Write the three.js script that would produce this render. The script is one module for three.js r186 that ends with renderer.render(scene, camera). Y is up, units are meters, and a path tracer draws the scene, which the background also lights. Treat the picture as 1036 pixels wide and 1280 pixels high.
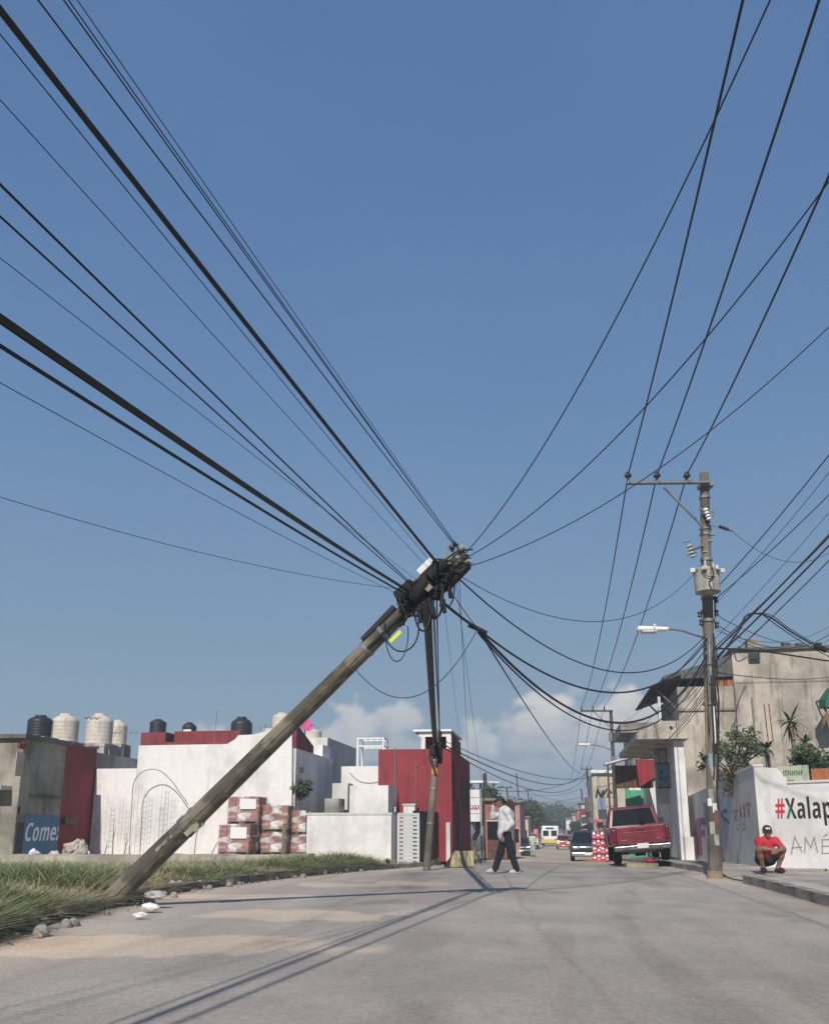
import * as THREE from 'three';
import { mergeGeometries, mergeVertices, toCreasedNormals } from 'three/addons/utils/BufferGeometryUtils.js';
import { RoundedBoxGeometry } from 'three/addons/geometries/RoundedBoxGeometry.js';
import { MarchingCubes } from 'three/addons/objects/MarchingCubes.js';

// ───────────────────────── camera, sky, sun, exposure ─────────────────────────
const scene = new THREE.Scene();
const CAM_H = 1.05, F = 1120, CX = 518, CY = 755, PITCH = Math.atan(279 / F);   // photo: 1036 x 1280 px, the upper part of a taller frame
const camera = new THREE.PerspectiveCamera(2 * Math.atan(CY / F) * 180 / Math.PI, 828 / 1024, 0.1, 4000);
camera.position.set(0, CAM_H, 0);
camera.rotation.set(PITCH, 0, 0);
camera.setViewOffset(1036, 2 * CY, 0, 0, 1036, 1280);

const SUN_AZ = 13 * Math.PI / 180, SUN_EL = 39 * Math.PI / 180;               // light travels forward and to the right
const toSun = new THREE.Vector3(-Math.sin(SUN_AZ) * Math.cos(SUN_EL), Math.sin(SUN_EL), Math.cos(SUN_AZ) * Math.cos(SUN_EL));
const sun = new THREE.DirectionalLight(new THREE.Color(1, 0.945, 0.865), 4.7);
sun.position.copy(toSun).multiplyScalar(120).add(new THREE.Vector3(5, 0, -25));
sun.target.position.set(5, 0, -25); scene.add(sun, sun.target);
sun.castShadow = true; sun.shadow.mapSize.set(4096, 4096); sun.shadow.radius = 1.2;
Object.assign(sun.shadow.camera, { left: -45, right: 45, top: 60, bottom: -45, near: 1, far: 320 });

const renderer = new THREE.WebGLRenderer({ antialias: true });
renderer.setSize(828, 1024);
renderer.toneMapping = THREE.LinearToneMapping; renderer.toneMappingExposure = 1.0;
renderer.shadowMap.enabled = true; renderer.shadowMap.type = THREE.PCFSoftShadowMap;

// seeded random and value noise
function rng(seed) { let s = seed | 0; return () => { s = (s + 0x6d2b79f5) | 0; let t = Math.imul(s ^ (s >>> 15), 1 | s); t = (t + Math.imul(t ^ (t >>> 7), 61 | t)) ^ t; return ((t ^ (t >>> 14)) >>> 0) / 4294967296; }; }
const hash3 = (x, y, s) => { let h = Math.imul(x, 374761393) + Math.imul(y, 668265263) + Math.imul(s, 974634777); h = Math.imul(h ^ (h >>> 13), 1274126177); return ((h ^ (h >>> 16)) >>> 0) / 4294967296; };
function vnoise(x, y, per, seed) {
  const xi = Math.floor(x), yi = Math.floor(y), fx = x - xi, fy = y - yi, m = (a) => per ? ((a % per) + per) % per : a;
  const u = fx * fx * (3 - 2 * fx), v = fy * fy * (3 - 2 * fy);
  const a = hash3(m(xi), m(yi), seed), b = hash3(m(xi + 1), m(yi), seed), c = hash3(m(xi), m(yi + 1), seed), d = hash3(m(xi + 1), m(yi + 1), seed);
  return a + (b - a) * u + (c - a) * v + (a - b - c + d) * u * v;
}
function fbm(x, y, per, seed, oct = 5) { let s = 0, a = 0.5, n = 0; for (let i = 0; i < oct; i++) { s += a * vnoise(x, y, per, seed + i); n += a; x *= 2; y *= 2; per *= 2; a *= 0.5; } return s / n; }
const sstep = (a, b, x) => { const t = Math.min(1, Math.max(0, (x - a) / (b - a))); return t * t * (3 - 2 * t); };
const lerp = (a, b, t) => a + (b - a) * t;

// the sky: blue air paling to the horizon, low broken cumulus
{
  const W = 2048, H = 1024, data = new Float32Array(W * H * 4);
  const stops = [[-90, .22, .24, .26], [-2, .27, .355, .43], [1.5, .27, .365, .45], [8, .225, .34, .462], [16, .172, .293, .470], [26, .125, .238, .440], [38, .098, .197, .398], [60, .082, .170, .345], [90, .07, .15, .31]];
  const puffs = [];   // azimuth (deg, + right), base elevation, half width, height, density
  const P = (px, py, wpx, hpx, k = 1) => { const ax = (px - CX) / F, ay = -(py - CY) / F, u = ay * Math.cos(PITCH) + Math.sin(PITCH), f = Math.cos(PITCH) - ay * Math.sin(PITCH); puffs.push([Math.atan2(ax, f) * 180 / Math.PI, Math.atan2(u, Math.hypot(ax, f)) * 180 / Math.PI, wpx / 20.4, hpx / 20.4, k]); };
  P(690, 905, 62, 46, 1); P(735, 915, 50, 40, .95); P(800, 902, 70, 52, .95); P(760, 945, 85, 26, .5); P(655, 935, 60, 26, .42); P(700, 960, 70, 18, .3);
  P(430, 935, 44, 50, .72); P(500, 905, 32, 36, .78); P(470, 935, 60, 30, .45); P(598, 945, 34, 40, .68); P(600, 965, 55, 16, .35);
  P(262, 926, 26, 24, .85); P(400, 950, 50, 20, .4); P(540, 955, 60, 22, .3); P(860, 930, 60, 40, .6);
  const r = rng(77);
  for (let i = 0; i < 46; i++) { const az = 34 + r() * 292; puffs.push([az > 180 ? az - 360 : az, 2.5 + r() * 5, 2 + r() * 4, 1.2 + r() * 2.4, .4 + r() * .5]); }
  for (let j = 0; j < H; j++) {
    const el = ((j + .5) / H - .5) * 180;
    let k = 0; while (k < stops.length - 2 && el > stops[k + 1][0]) k++;
    const t = Math.min(1, Math.max(0, (el - stops[k][0]) / (stops[k + 1][0] - stops[k][0]))), c = [1, 2, 3].map((i) => lerp(stops[k][i], stops[k + 1][i], t));
    for (let i = 0; i < W; i++) {
      const az = ((i + .5) / W - .25) * 360, a0 = az > 180 ? az - 360 : az, o = (j * W + i) * 4;
      let R = c[0], Gc = c[1], B = c[2];
      if (el > -1 && el < 16) {
        const n = fbm(a0 * .55, el * .9, 0, 5, 6), n2 = fbm(a0 * 1.6 + 9, el * 2.2, 0, 15, 4);
        let dens = 0, lit = 0;
        for (const p of puffs) {
          const dx = (a0 - p[0]) / p[2], dy = (el - p[1]) / (el > p[1] ? p[3] : p[3] * .45), d = 1 - dx * dx - dy * dy + (n - .5) * 2.6 + (n2 - .5) * 1.1 + .1;
          const s = sstep(.0, .7, d) * p[4];
          if (s > dens) { dens = s; lit = Math.min(1, Math.max(0, dy * .55 + .45 + (n2 - .5) * .8)); }
        }
        const haze = .35 + .65 * sstep(0, 6, el), m = dens * haze;
        R = lerp(R, lerp(.42, .74, lit), m); Gc = lerp(Gc, lerp(.45, .715, lit), m); B = lerp(B, lerp(.49, .70, lit), m);
      }
      const thin = (fbm(a0 * .05 + 3, el * .06, 0, 31, 4) - .5) * .02;                // faint unevenness of high air
      data[o] = Math.max(0, R + thin); data[o + 1] = Math.max(0, Gc + thin); data[o + 2] = Math.max(0, B + thin); data[o + 3] = 1;
    }
  }
  const sky = new THREE.DataTexture(data, W, H, THREE.RGBAFormat, THREE.FloatType);
  sky.mapping = THREE.EquirectangularReflectionMapping; sky.magFilter = sky.minFilter = THREE.LinearFilter; sky.wrapS = THREE.RepeatWrapping; sky.needsUpdate = true;
  scene.background = sky; scene.environment = sky; scene.backgroundIntensity = 1; scene.environmentIntensity = 1;
}
scene.fog = new THREE.FogExp2(new THREE.Color(0.66, 0.74, 0.82), 0.0016);

// ───────────────────────── pixel to place ─────────────────────────
const cp = Math.cos(PITCH), sp = Math.sin(PITCH), V3 = (x, y, z) => new THREE.Vector3(x, y, z);
const PROFILE = [[-60, 0.1], [20, 0], [24, -.03], [28, -.09], [33, -.2], [45, -.58], [72, -1.15], [110, -1.45], [150, -1.6], [400, -1.6], [900, -1.2]];
function gy(D) {                                                                    // road level by distance ahead
  for (let i = 0; i < PROFILE.length - 1; i++) if (D <= PROFILE[i + 1][0]) { const [a, ya] = PROFILE[i], [b, yb] = PROFILE[i + 1]; return lerp(ya, yb, Math.max(0, (D - a) / (b - a))); }
  return PROFILE.at(-1)[1];
}
const ray = (px, py) => { const x = (px - CX) / F, y = -(py - CY) / F; return [x, y * cp + sp, cp - y * sp]; };
const pt = (px, py, D) => { const [r, u, f] = ray(px, py), t = D / f; return V3(r * t, CAM_H + u * t, -D); };
function ground(px, py, off = 0) {
  const [r, u, f] = ray(px, py); let D = 10;
  for (let i = 0; i < 60; i++) D = lerp(D, Math.min(300, (gy(D) + off - CAM_H) / u * f), .5);
  return V3(r * D / f, gy(D) + off, -D);
}
const TH = Math.atan(.155), Ux = Math.cos(TH), Us = Math.sin(TH);                    // the street runs 8.8 degrees right of straight ahead
const along = (p, l, side = 0) => V3(p.x + Us * l + Ux * side, p.y, p.z - Ux * l + Us * side);

// ───────────────────────── helpers ─────────────────────────
const names = new Map();
function numbered(n) { const k = names.get(n) || 0; names.set(n, k + 1); return k ? n + '_' + String(k).padStart(3, '0') : n; }
function thing(name, label, category, base = V3(0, 0, 0), turn = 0, group) {
  const o = new THREE.Group(); o.name = numbered(name); o.position.copy(base); o.rotation.y = turn; o.userData = { label, category };
  if (group) o.userData.group = group; scene.add(o); return o;
}
const shade = (m) => { m.castShadow = m.receiveShadow = true; return m; };
function boxUV(g) {                                                                // uv in metres from the dominant side
  if (g.userData.uv) return g;
  if (!g.attributes.normal) g.computeVertexNormals();
  const p = g.attributes.position, n = g.attributes.normal, uv = new Float32Array(p.count * 2);
  for (let i = 0; i < p.count; i++) {
    const ax = Math.abs(n.getX(i)), ay = Math.abs(n.getY(i)), az = Math.abs(n.getZ(i)), x = p.getX(i), y = p.getY(i), z = p.getZ(i);
    const [u, v] = ay >= ax && ay >= az ? [x, z] : ax >= az ? [z, y] : [x, y]; uv[2 * i] = u; uv[2 * i + 1] = v;
  }
  g.setAttribute('uv', new THREE.BufferAttribute(uv, 2)); g.userData.uv = true; return g;
}
const merge = (list) => { const l = list.flat().map((g) => { g = g.index ? g.toNonIndexed() : g; if (!g.attributes.normal) g.computeVertexNormals(); for (const k of Object.keys(g.attributes)) if (!['position', 'normal', 'uv'].includes(k)) g.deleteAttribute(k); if (!g.attributes.uv) boxUV(g); return g; }); return l.length === 1 ? l[0] : mergeGeometries(l, false); };
function part(name, geo, mat, parent) {
  const keep = !Array.isArray(geo) && geo.userData.uv; geo = Array.isArray(geo) ? merge(geo) : geo;
  if (!keep) { geo.userData.uv = false; boxUV(geo); }
  const m = shade(new THREE.Mesh(geo, mat)); m.name = name; parent.add(m); return m;
}
function solo(name, geo, mat, label, category, group) {                             // a thing that is one mesh
  geo = Array.isArray(geo) ? merge(geo) : geo; if (!geo.userData.uv) boxUV(geo);
  geo.computeBoundingBox(); const b = geo.boundingBox, c = V3((b.min.x + b.max.x) / 2, b.min.y, (b.min.z + b.max.z) / 2); geo.translate(-c.x, -c.y, -c.z);
  const m = shade(new THREE.Mesh(geo, mat)); m.position.copy(c); m.name = numbered(name); m.userData = { label, category }; if (group) m.userData.group = group; scene.add(m); return m;
}
function struct(name, geo, mat) { geo = Array.isArray(geo) ? merge(geo) : geo; boxUV(geo); const m = shade(new THREE.Mesh(geo, mat)); m.name = numbered(name); m.userData.kind = 'structure'; scene.add(m); return m; }
const box = (w, h, d, x = 0, y = 0, z = 0, rx = 0, ry = 0, rz = 0) => { const g = new THREE.BoxGeometry(w, h, d); if (rx) g.rotateX(rx); if (rz) g.rotateZ(rz); if (ry) g.rotateY(ry); return g.translate(x, y, z); };
const span = (x0, x1, y0, y1, z0, z1) => box(Math.abs(x1 - x0), Math.abs(y1 - y0), Math.abs(z1 - z0), (x0 + x1) / 2, (y0 + y1) / 2, (z0 + z1) / 2);
const rbox = (w, h, d, r, x = 0, y = 0, z = 0, seg = 2) => new RoundedBoxGeometry(w, h, d, seg, Math.min(r, w / 2.01, h / 2.01, d / 2.01)).translate(x, y, z);
function rod(a, b, ra, rb = ra, seg = 10, open = false) {
  const d = b.clone().sub(a), g = new THREE.CylinderGeometry(rb, ra, d.length(), seg, 1, open);
  g.applyQuaternion(new THREE.Quaternion().setFromUnitVectors(V3(0, 1, 0), d.normalize())); const m = a.clone().add(b).multiplyScalar(.5); return g.translate(m.x, m.y, m.z);
}
function tube(pts, r, seg = 24, rad = 6) { return new THREE.TubeGeometry(new THREE.CatmullRomCurve3(pts), seg, r, rad, false); }
const lathe = (pts, seg = 24) => new THREE.LatheGeometry(pts.map(([x, y]) => new THREE.Vector2(x, y)), seg);
function prism(pts, depth, bevel = 0) {                                             // outline in x,y, going back along -z
  const s = new THREE.Shape(pts.map(([x, y]) => new THREE.Vector2(x, y)));
  const g = new THREE.ExtrudeGeometry(s, { depth: depth - 2 * bevel, bevelEnabled: bevel > 0, bevelSize: bevel, bevelThickness: bevel, bevelOffset: -bevel, bevelSegments: 2 });
  return g.translate(0, 0, -depth + bevel);
}
function roughen(g, amp, freq, seed = 1) {                                          // irregular stone, soil
  const p = g.attributes.position;
  for (let i = 0; i < p.count; i++) { const x = p.getX(i), y = p.getY(i), z = p.getZ(i); p.setXYZ(i, x + (fbm(y * freq + 7, z * freq + x * freq, 0, seed, 3) - .5) * amp, y + (fbm(x * freq + 3, z * freq, 0, seed + 5, 3) - .5) * amp, z + (fbm(x * freq, y * freq + 11, 0, seed + 9, 3) - .5) * amp); }
  g.computeVertexNormals(); return g;
}

// materials: colours are linear base colours
const texCache = new Map();
function noiseTex(key, size, metres, fn, color = true) {
  if (texCache.has(key)) return texCache.get(key);
  const d = new Uint8Array(size * size * 4);
  for (let j = 0; j < size; j++) for (let i = 0; i < size; i++) { const c = fn(i / size, j / size, i, j), o = (j * size + i) * 4; for (let k = 0; k < 3; k++) { const v = Array.isArray(c) ? c[k] : c; d[o + k] = Math.max(0, Math.min(255, v * 255)); } d[o + 3] = 255; }
  const t = new THREE.DataTexture(d, size, size); t.wrapS = t.wrapT = THREE.RepeatWrapping; t.magFilter = THREE.LinearFilter; t.minFilter = THREE.LinearMipmapLinearFilter; t.generateMipmaps = true; t.repeat.set(1 / metres, 1 / metres); t.needsUpdate = true;
  if (color) t.colorSpace = THREE.SRGBColorSpace; texCache.set(key, t); return t;
}
// grey-level wear maps (multiplied with the base colour); sRGB values near 1
const WEAR = {
  plaster: () => noiseTex('plaster', 512, 4.3, (u, v) => { const a = fbm(u * 6, v * 6, 6, 2), b = fbm(u * 40, v * 12, 40, 5, 3), c = fbm(u * 64, v * 64, 64, 9, 2), st = sstep(.6, .85, fbm(u * 24, v * 3, 24, 61, 4)); const g = 1.03 - .08 * sstep(.45, .8, a) - .05 * b - .04 * c - .05 * st; return [g, g * .992, g * .982]; }),
  concrete: () => noiseTex('concrete', 512, 5.1, (u, v) => { const a = fbm(u * 5, v * 5, 5, 12), b = fbm(u * 18, v * 18, 18, 15, 4), c = fbm(u * 90, v * 90, 90, 19, 2), st = sstep(.52, .8, fbm(u * 30, v * 4, 30, 71, 4)); const g = 1.06 - .20 * sstep(.35, .75, a) - .12 * b - .08 * c - .13 * st; return [g, g * .985, g * .955]; }),
  paint: () => noiseTex('paint', 512, 3.7, (u, v) => { const a = fbm(u * 7, v * 7, 7, 22), c = fbm(u * 70, v * 70, 70, 29, 2), st = sstep(.55, .8, fbm(u * 28, v * 4, 28, 81, 3)); const g = 1 - .16 * a - .07 * c - .12 * st; return g; }),
  wood: () => noiseTex('wood', 512, 1.6, (u, v) => { const a = fbm(u * 42, v * 2, 42, 32, 4), b = fbm(u * 6, v * 5, 6, 35, 4), ck = sstep(.66, .72, fbm(u * 60, v * 3, 60, 37, 3)); const g = .98 - .36 * a - .26 * sstep(.4, .7, b) - .35 * ck; return [g, g * .97, g * .9]; }),
  grime: () => noiseTex('grime', 256, .9, (u, v) => 1 - .4 * fbm(u * 8, v * 8, 8, 41) - .12 * fbm(u * 50, v * 50, 50, 44, 2)),
};
const BUMP = {
  fine: () => noiseTex('bfine', 256, .55, (u, v) => fbm(u * 40, v * 40, 40, 51, 3), false),
  coarse: () => noiseTex('bcoarse', 512, 1.9, (u, v) => .6 * fbm(u * 14, v * 14, 14, 55, 5) + .4 * fbm(u * 110, v * 110, 110, 57, 2), false),
};
function M(rgb, rough = .85, o = {}) {
  const m = new THREE.MeshPhysicalMaterial({ color: new THREE.Color().setRGB(...rgb), roughness: rough, metalness: o.metal || 0 });
  if (o.wear) m.map = WEAR[o.wear]();
  if (o.bump) { m.bumpMap = BUMP[o.bump](); m.bumpScale = o.bs ?? .006; }
  if (o.coat) { m.clearcoat = o.coat; m.clearcoatRoughness = o.cr ?? .12; }
  if (o.spec) m.specularIntensity = o.spec;
  if (o.double) m.side = THREE.DoubleSide;
  if (o.trans) { m.transmission = o.trans; m.thickness = 0; }
  return m;
}
const MAT = {
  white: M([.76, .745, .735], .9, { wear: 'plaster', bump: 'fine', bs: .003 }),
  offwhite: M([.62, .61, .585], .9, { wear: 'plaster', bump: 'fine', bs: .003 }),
  grey: M([.40, .40, .40], .92, { wear: 'concrete', bump: 'fine', bs: .004 }),
  concrete: M([.36, .335, .30], .95, { wear: 'concrete', bump: 'coarse', bs: .008 }),
  paleconcrete: M([.50, .455, .41], .95, { wear: 'concrete', bump: 'coarse', bs: .008 }),
  darkconcrete: M([.17, .16, .15], .95, { wear: 'concrete', bump: 'coarse', bs: .01 }),
  maroon: M([.26, .045, .052], .85, { wear: 'paint', bump: 'fine', bs: .003 }),
  red: M([.30, .042, .052], .85, { wear: 'paint', bump: 'fine', bs: .003 }),
  cream: M([.52, .46, .37], .9, { wear: 'plaster', bump: 'fine' }),
  salmon: M([.42, .17, .13], .9, { wear: 'paint', bump: 'fine' }),
  pink: M([.52, .30, .28], .9, { wear: 'paint' }),
  blue: M([.12, .27, .40], .85, { wear: 'paint', bump: 'fine', bs: .003 }),
  paleblue: M([.26, .36, .46], .8, { wear: 'paint' }),
  green: M([.10, .42, .24], .7, { wear: 'paint' }),
  orange: M([.50, .17, .07], .85, { wear: 'paint' }),
  brickred: M([.40, .13, .085], .9, { wear: 'grime' }),
  wood: M([.30, .28, .245], .92, { wear: 'wood', bump: 'coarse', bs: .01 }),
  polegrey: M([.185, .165, .145], .93, { wear: 'concrete', bump: 'coarse', bs: .006 }),
  timber: M([.13, .115, .10], .92, { wear: 'wood', bump: 'coarse', bs: .006 }), door: M([.07, .06, .055], .7, { wear: 'grime' }),
  black: M([.018, .018, .02], .55), rubber: M([.022, .021, .02], .85, { wear: 'grime' }),
  cable: M([.012, .012, .014], .6),
  tankblack: M([.022, .024, .03], .5), tankbeige: M([.72, .64, .55], .6, { wear: 'paint' }),
  steel: M([.42, .42, .42], .45, { metal: .85 }), galv: M([.40, .41, .42], .6, { metal: .5, wear: 'grime' }), rust: M([.20, .09, .05], .9, { wear: 'grime' }),
  whitemetal: M([.72, .72, .70], .5), chrome: M([.72, .72, .72], .18, { metal: 1 }),
  porcelain: M([.35, .33, .32], .35), porcelaindark: M([.05, .035, .03], .35),
  glass: M([.012, .014, .016], .08, { spec: .45 }), dark: M([.02, .02, .022], .95), lamp: M([.78, .77, .72], .4),
  plastic: M([.72, .71, .70], .35), paper: M([.66, .63, .58], .9, { wear: 'grime' }), soil: M([.20, .15, .105], 1, { wear: 'concrete', bump: 'coarse', bs: .03 }),
  skin: M([.22, .115, .075], .6), hair: M([.012, .01, .009], .8),
};
// ───────────────────────── ground, road, kerbs, pavement, grass ─────────────────────────
const leftEdge = [[-60, 1192], [0, 1173], [60, 1156], [110, 1143], [150, 1132], [200, 1120], [250, 1112], [300, 1105.5], [350, 1099], [400, 1093.5], [450, 1089], [490, 1086], [535, 1083]].map(([a, b]) => ground(a, b));
const rightEdge = [[1180, 1170], [1100, 1149], [1036, 1134], [985, 1119], [945, 1108], [905, 1099], [884, 1092], [850, 1086]].map(([a, b]) => ground(a, b));
function atD(edge, D) {                                                             // edge position at a distance, continued along the street
  const n = edge.length - 1;
  if (D <= -edge[0].z) { const a = edge[0], s = -.28; return a.x + (D + a.z) * -s * (edge === leftEdge ? 1 : .9) * .9; }
  for (let i = 0; i < n; i++) if (D <= -edge[i + 1].z) { const a = edge[i], b = edge[i + 1]; return lerp(a.x, b.x, (D + a.z) / (a.z - b.z)); }
  return edge[n].x + (D + edge[n].z) * .155;
}
const roadDs = []; for (let D = -40; D < 10; D += 2) roadDs.push(D); for (let D = 10; D < 32; D += .5) roadDs.push(D); for (let D = 32; D < 120; D += 3) roadDs.push(D); for (let D = 120; D <= 420; D += 20) roadDs.push(D);
function ribbon(Ds, xl, xr, yf, n = 1) {
  const pos = [], idx = [], uv = [];
  Ds.forEach((D) => { for (let k = 0; k <= n; k++) { const x = lerp(xl(D), xr(D), k / n); pos.push(x, yf(D, x), -D); uv.push(x, -D); } });
  for (let i = 0; i < Ds.length - 1; i++) for (let k = 0; k < n; k++) { const a = i * (n + 1) + k, b = a + n + 1; idx.push(a, a + 1, b, b, a + 1, b + 1); }
  const g = new THREE.BufferGeometry(); g.setAttribute('position', new THREE.Float32BufferAttribute(pos, 3)); g.setAttribute('uv', new THREE.Float32BufferAttribute(uv, 2)); g.setIndex(idx); g.computeVertexNormals(); g.userData.uv = true; return g;
}
// terrain sheet with the far hills
{
  const xs = [], Ds = [];
  for (let x = -1500; x <= 1500; x += (Math.abs(x) < 60 ? 4 : Math.abs(x) < 200 ? 20 : 100)) xs.push(x);
  for (let D = -200; D <= 1600; D += (D >= -40 && D < 60 ? 4 : D < 200 ? 10 : 50)) Ds.push(D);
  const pos = [], idx = [];
  for (const D of Ds) for (const x of xs) { const far = sstep(450, 900, D); pos.push(x, gy(D) - .05 + far * (9 + 26 * fbm(x * .004 + 3, D * .004, 0, 91, 4)) * sstep(1700, 800, D), -D); }
  for (let i = 0; i < Ds.length - 1; i++) for (let k = 0; k < xs.length - 1; k++) { const a = i * xs.length + k, b = a + xs.length; idx.push(a, a + 1, b, b, a + 1, b + 1); }
  const g = new THREE.BufferGeometry(); g.setAttribute('position', new THREE.Float32BufferAttribute(pos, 3)); g.setIndex(idx); g.computeVertexNormals();
  struct('ground', g, M([.075, .085, .05], 1, { wear: 'concrete' }));
}
// road surface: dusty worn concrete with repairs, seams and oil marks
{
  const S = 2048, X0 = -9, D0 = 3, SZ = 25, d = new Uint8Array(S * S * 4), wp = (px, py) => { const p = ground(px, py); return [p.x, -p.z]; };
  const seams = [[[640, 1112], [690, 1180], [780, 1282]], [[905, 1104], [1000, 1145], [1050, 1168]], [[300, 1160], [560, 1150], [700, 1146]], [[905, 1085], [760, 1120], [640, 1134]]].map((l) => l.map(([a, b]) => wp(a, b)));
  const patches = [[365, 1144, 1.25, .75], [285, 1121, 1.6, .55], [180, 1182, 2.1, .9], [470, 1105, 1.5, 1.0]].map(([a, b, rx, ry]) => [...wp(a, b), rx, ry]);
  const seg = (x, y, a, b) => { const dx = b[0] - a[0], dy = b[1] - a[1], t = Math.max(0, Math.min(1, ((x - a[0]) * dx + (y - a[1]) * dy) / (dx * dx + dy * dy))); return Math.hypot(x - a[0] - dx * t, y - a[1] - dy * t); };
  for (let j = 0; j < S; j++) {
    const D = D0 + j / S * SZ, xl = atD(leftEdge, D), xr = atD(rightEdge, D);
    for (let i = 0; i < S; i++) {
      const x = X0 + i / S * SZ, o = (j * S + i) * 4;
      const big = fbm(x * .33 + 4, D * .16, 0, 101, 4), mid = fbm(x * 1.7, D * 1.1, 0, 105, 4), fine = hash3(i, j, 3), gr = vnoise(i * .5, j * .5, 0, 108);
      let v = .56 + (big - .5) * .17 + (mid - .5) * .11 + (fine - .5) * .07 + (gr - .5) * .06, warm = .05 + (mid - .5) * .02;
      const dust = sstep(1.9, .2, x - xl + (mid - .5) * 2.2) * .8 + sstep(1.2, .1, xr - x + (mid - .5) * 1.4) * .6; v += dust * .10; warm += dust * .035;
      for (const [pxx, pd, rx, ry] of patches) { const e = 1 - Math.hypot((x - pxx) / rx, (D - pd) / ry) + (mid - .5) * 1.3 + (big - .5) * .8, m = sstep(0, .3, e); v += m * .075; warm += m * .045; }
      for (const l of seams) for (let k = 0; k < l.length - 1; k++) { if (Math.abs(x - l[k][0]) > 8) continue; const q = seg(x + (mid - .5) * .25, D + (mid - .5) * .3, l[k], l[k + 1]); if (q < .05) v -= .05 * (1 - q / .05) * (.2 + mid); }
      v -= .07 * sstep(.64, .80, fbm(x * .9 + 30, D * .45, 0, 121, 5));                                  // oil and damp stains
      v -= .04 * sstep(.55, .75, fbm(x * 2.6 - D * .4, D * .22, 0, 125, 4));                             // tyre-worn streaks along the street
      d[o] = 255 * Math.min(1, v + warm * .8); d[o + 1] = 255 * (v + warm * .06); d[o + 2] = 255 * (v - warm * .72); d[o + 3] = 255;
    }
  }
  const t = new THREE.DataTexture(d, S, S); t.colorSpace = THREE.SRGBColorSpace; t.wrapS = t.wrapT = THREE.MirroredRepeatWrapping; t.magFilter = THREE.LinearFilter; t.minFilter = THREE.LinearMipmapLinearFilter; t.generateMipmaps = true; t.needsUpdate = true;
  const m = new THREE.MeshPhysicalMaterial({ map: t, roughness: .93, bumpMap: BUMP.coarse(), bumpScale: .007 });
  const g = ribbon(roadDs, (D) => atD(leftEdge, D) - .3, (D) => atD(rightEdge, D) + .3, (D) => gy(D), 6), uv = g.attributes.uv;
  for (let i = 0; i < uv.count; i++) uv.setXY(i, (uv.getX(i) - X0) / SZ, (-uv.getY(i) - D0) / SZ);
  const b = m.bumpMap.clone(); b.repeat.set(SZ / 1.9, SZ / 1.9); b.needsUpdate = true; m.bumpMap = b;
  struct('road', g, m);
}
// kerb stones, each its own block
function kerb(name, edge, D0, D1, side, h, mat, seed, broken) {
  const r = rng(seed), root = new THREE.Group(); root.name = numbered(name); root.userData.kind = 'structure'; scene.add(root);
  const stone = [0, 1, 2, 3].map((k) => roughen(new THREE.BoxGeometry(.18, 1, 1, 2, 3, 5), broken ? .10 : .05, 4.3, seed + k)).map((g) => { g.userData.uv = false; boxUV(g); return g; });
  for (let D = D0; D < D1;) {
    const L = broken ? .55 + r() * .5 : 1.0, xa = atD(edge, D), xb = atD(edge, D + L), len = Math.hypot(xb - xa, L), dip = broken && r() < .18;
    const m = shade(new THREE.Mesh(stone[Math.floor(r() * 4)], mat)); m.name = 'kerb_stone';
    const hh = h * (dip ? .45 : broken ? .75 + r() * .5 : 1);
    m.scale.set(1, hh + .14, len - .012); m.position.set((xa + xb) / 2 + side * .09, gy(D + L / 2) + (hh - .14) / 2, -(D + L / 2));
    m.rotation.set(0, Math.atan2(xb - xa, -L) + Math.PI + (broken ? (r() - .5) * .12 : 0), broken ? (r() - .5) * .16 : 0); root.add(m); D += L;
  }
  return root;
}
kerb('kerb_left', leftEdge, -2, 24.5, -1, .14, MAT.darkconcrete, 7, true);
kerb('kerb_left_far', leftEdge, 24.5, 90, -1, .12, MAT.concrete, 8, false);
const aprons = [[14.9, 20.2]];
kerb('kerb_right', rightEdge, 2, 17.1, 1, .15, MAT.concrete, 9, false);
kerb('kerb_right_far', rightEdge, 20.9, 90, 1, .13, MAT.concrete, 10, false);
const walkY = (D) => .125 * (1 - .8 * sstep(16.9, 17.6, D) * sstep(20.9, 20.2, D));
struct('pavement_right', ribbon(roadDs.filter((D) => D > -10 && D < 200), (D) => atD(rightEdge, D) + .14, (D) => atD(rightEdge, D) + 9, (D, x) => gy(D) + lerp(walkY(D), .128, sstep(.2, 1.5, x - atD(rightEdge, D))), 10), MAT.paleconcrete);
struct('pavement_left', ribbon(roadDs.filter((D) => D >= 26 && D < 200), (D) => atD(leftEdge, D) - 3.5, (D) => atD(leftEdge, D) - .14, (D) => gy(D) + .1, 1), MAT.concrete);
// verge: soil sheet between kerb and the building plot, rising gently
const vergeY = (D, x) => { const a = atD(leftEdge, D) - x; return gy(D) + .07 + .05 * sstep(0, 3, a) + (fbm(x * .9, D * .9, 0, 141, 3) - .5) * .08 * sstep(0, .8, a); };
const vergeDs = []; for (let D = 0; D <= 30; D += .5) vergeDs.push(D);
struct('verge_soil', ribbon(vergeDs, () => -30, (D) => atD(leftEdge, D) - .1, vergeY, 40), M([.21, .165, .11], 1, { wear: 'concrete', bump: 'coarse', bs: .03 }));
struct('building_plot', [span(-34, -3.4, -.4, .2, -25.6, -60)], MAT.paleconcrete);
{ // pale concrete ledge of the empty plot
  const a = pt(10, 1073, 24.8), b = pt(388, 1077, 24.8), g = new THREE.BoxGeometry(b.x - a.x, .5, 1.2, 60, 4, 6); roughen(g, .09, 1.7, 3);
  g.translate((a.x + b.x) / 2, .075, -25.3); solo('low_concrete_ledge', g, MAT.paleconcrete, 'low rough concrete ledge along the grass verge below the houses', 'ledge');
}
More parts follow.
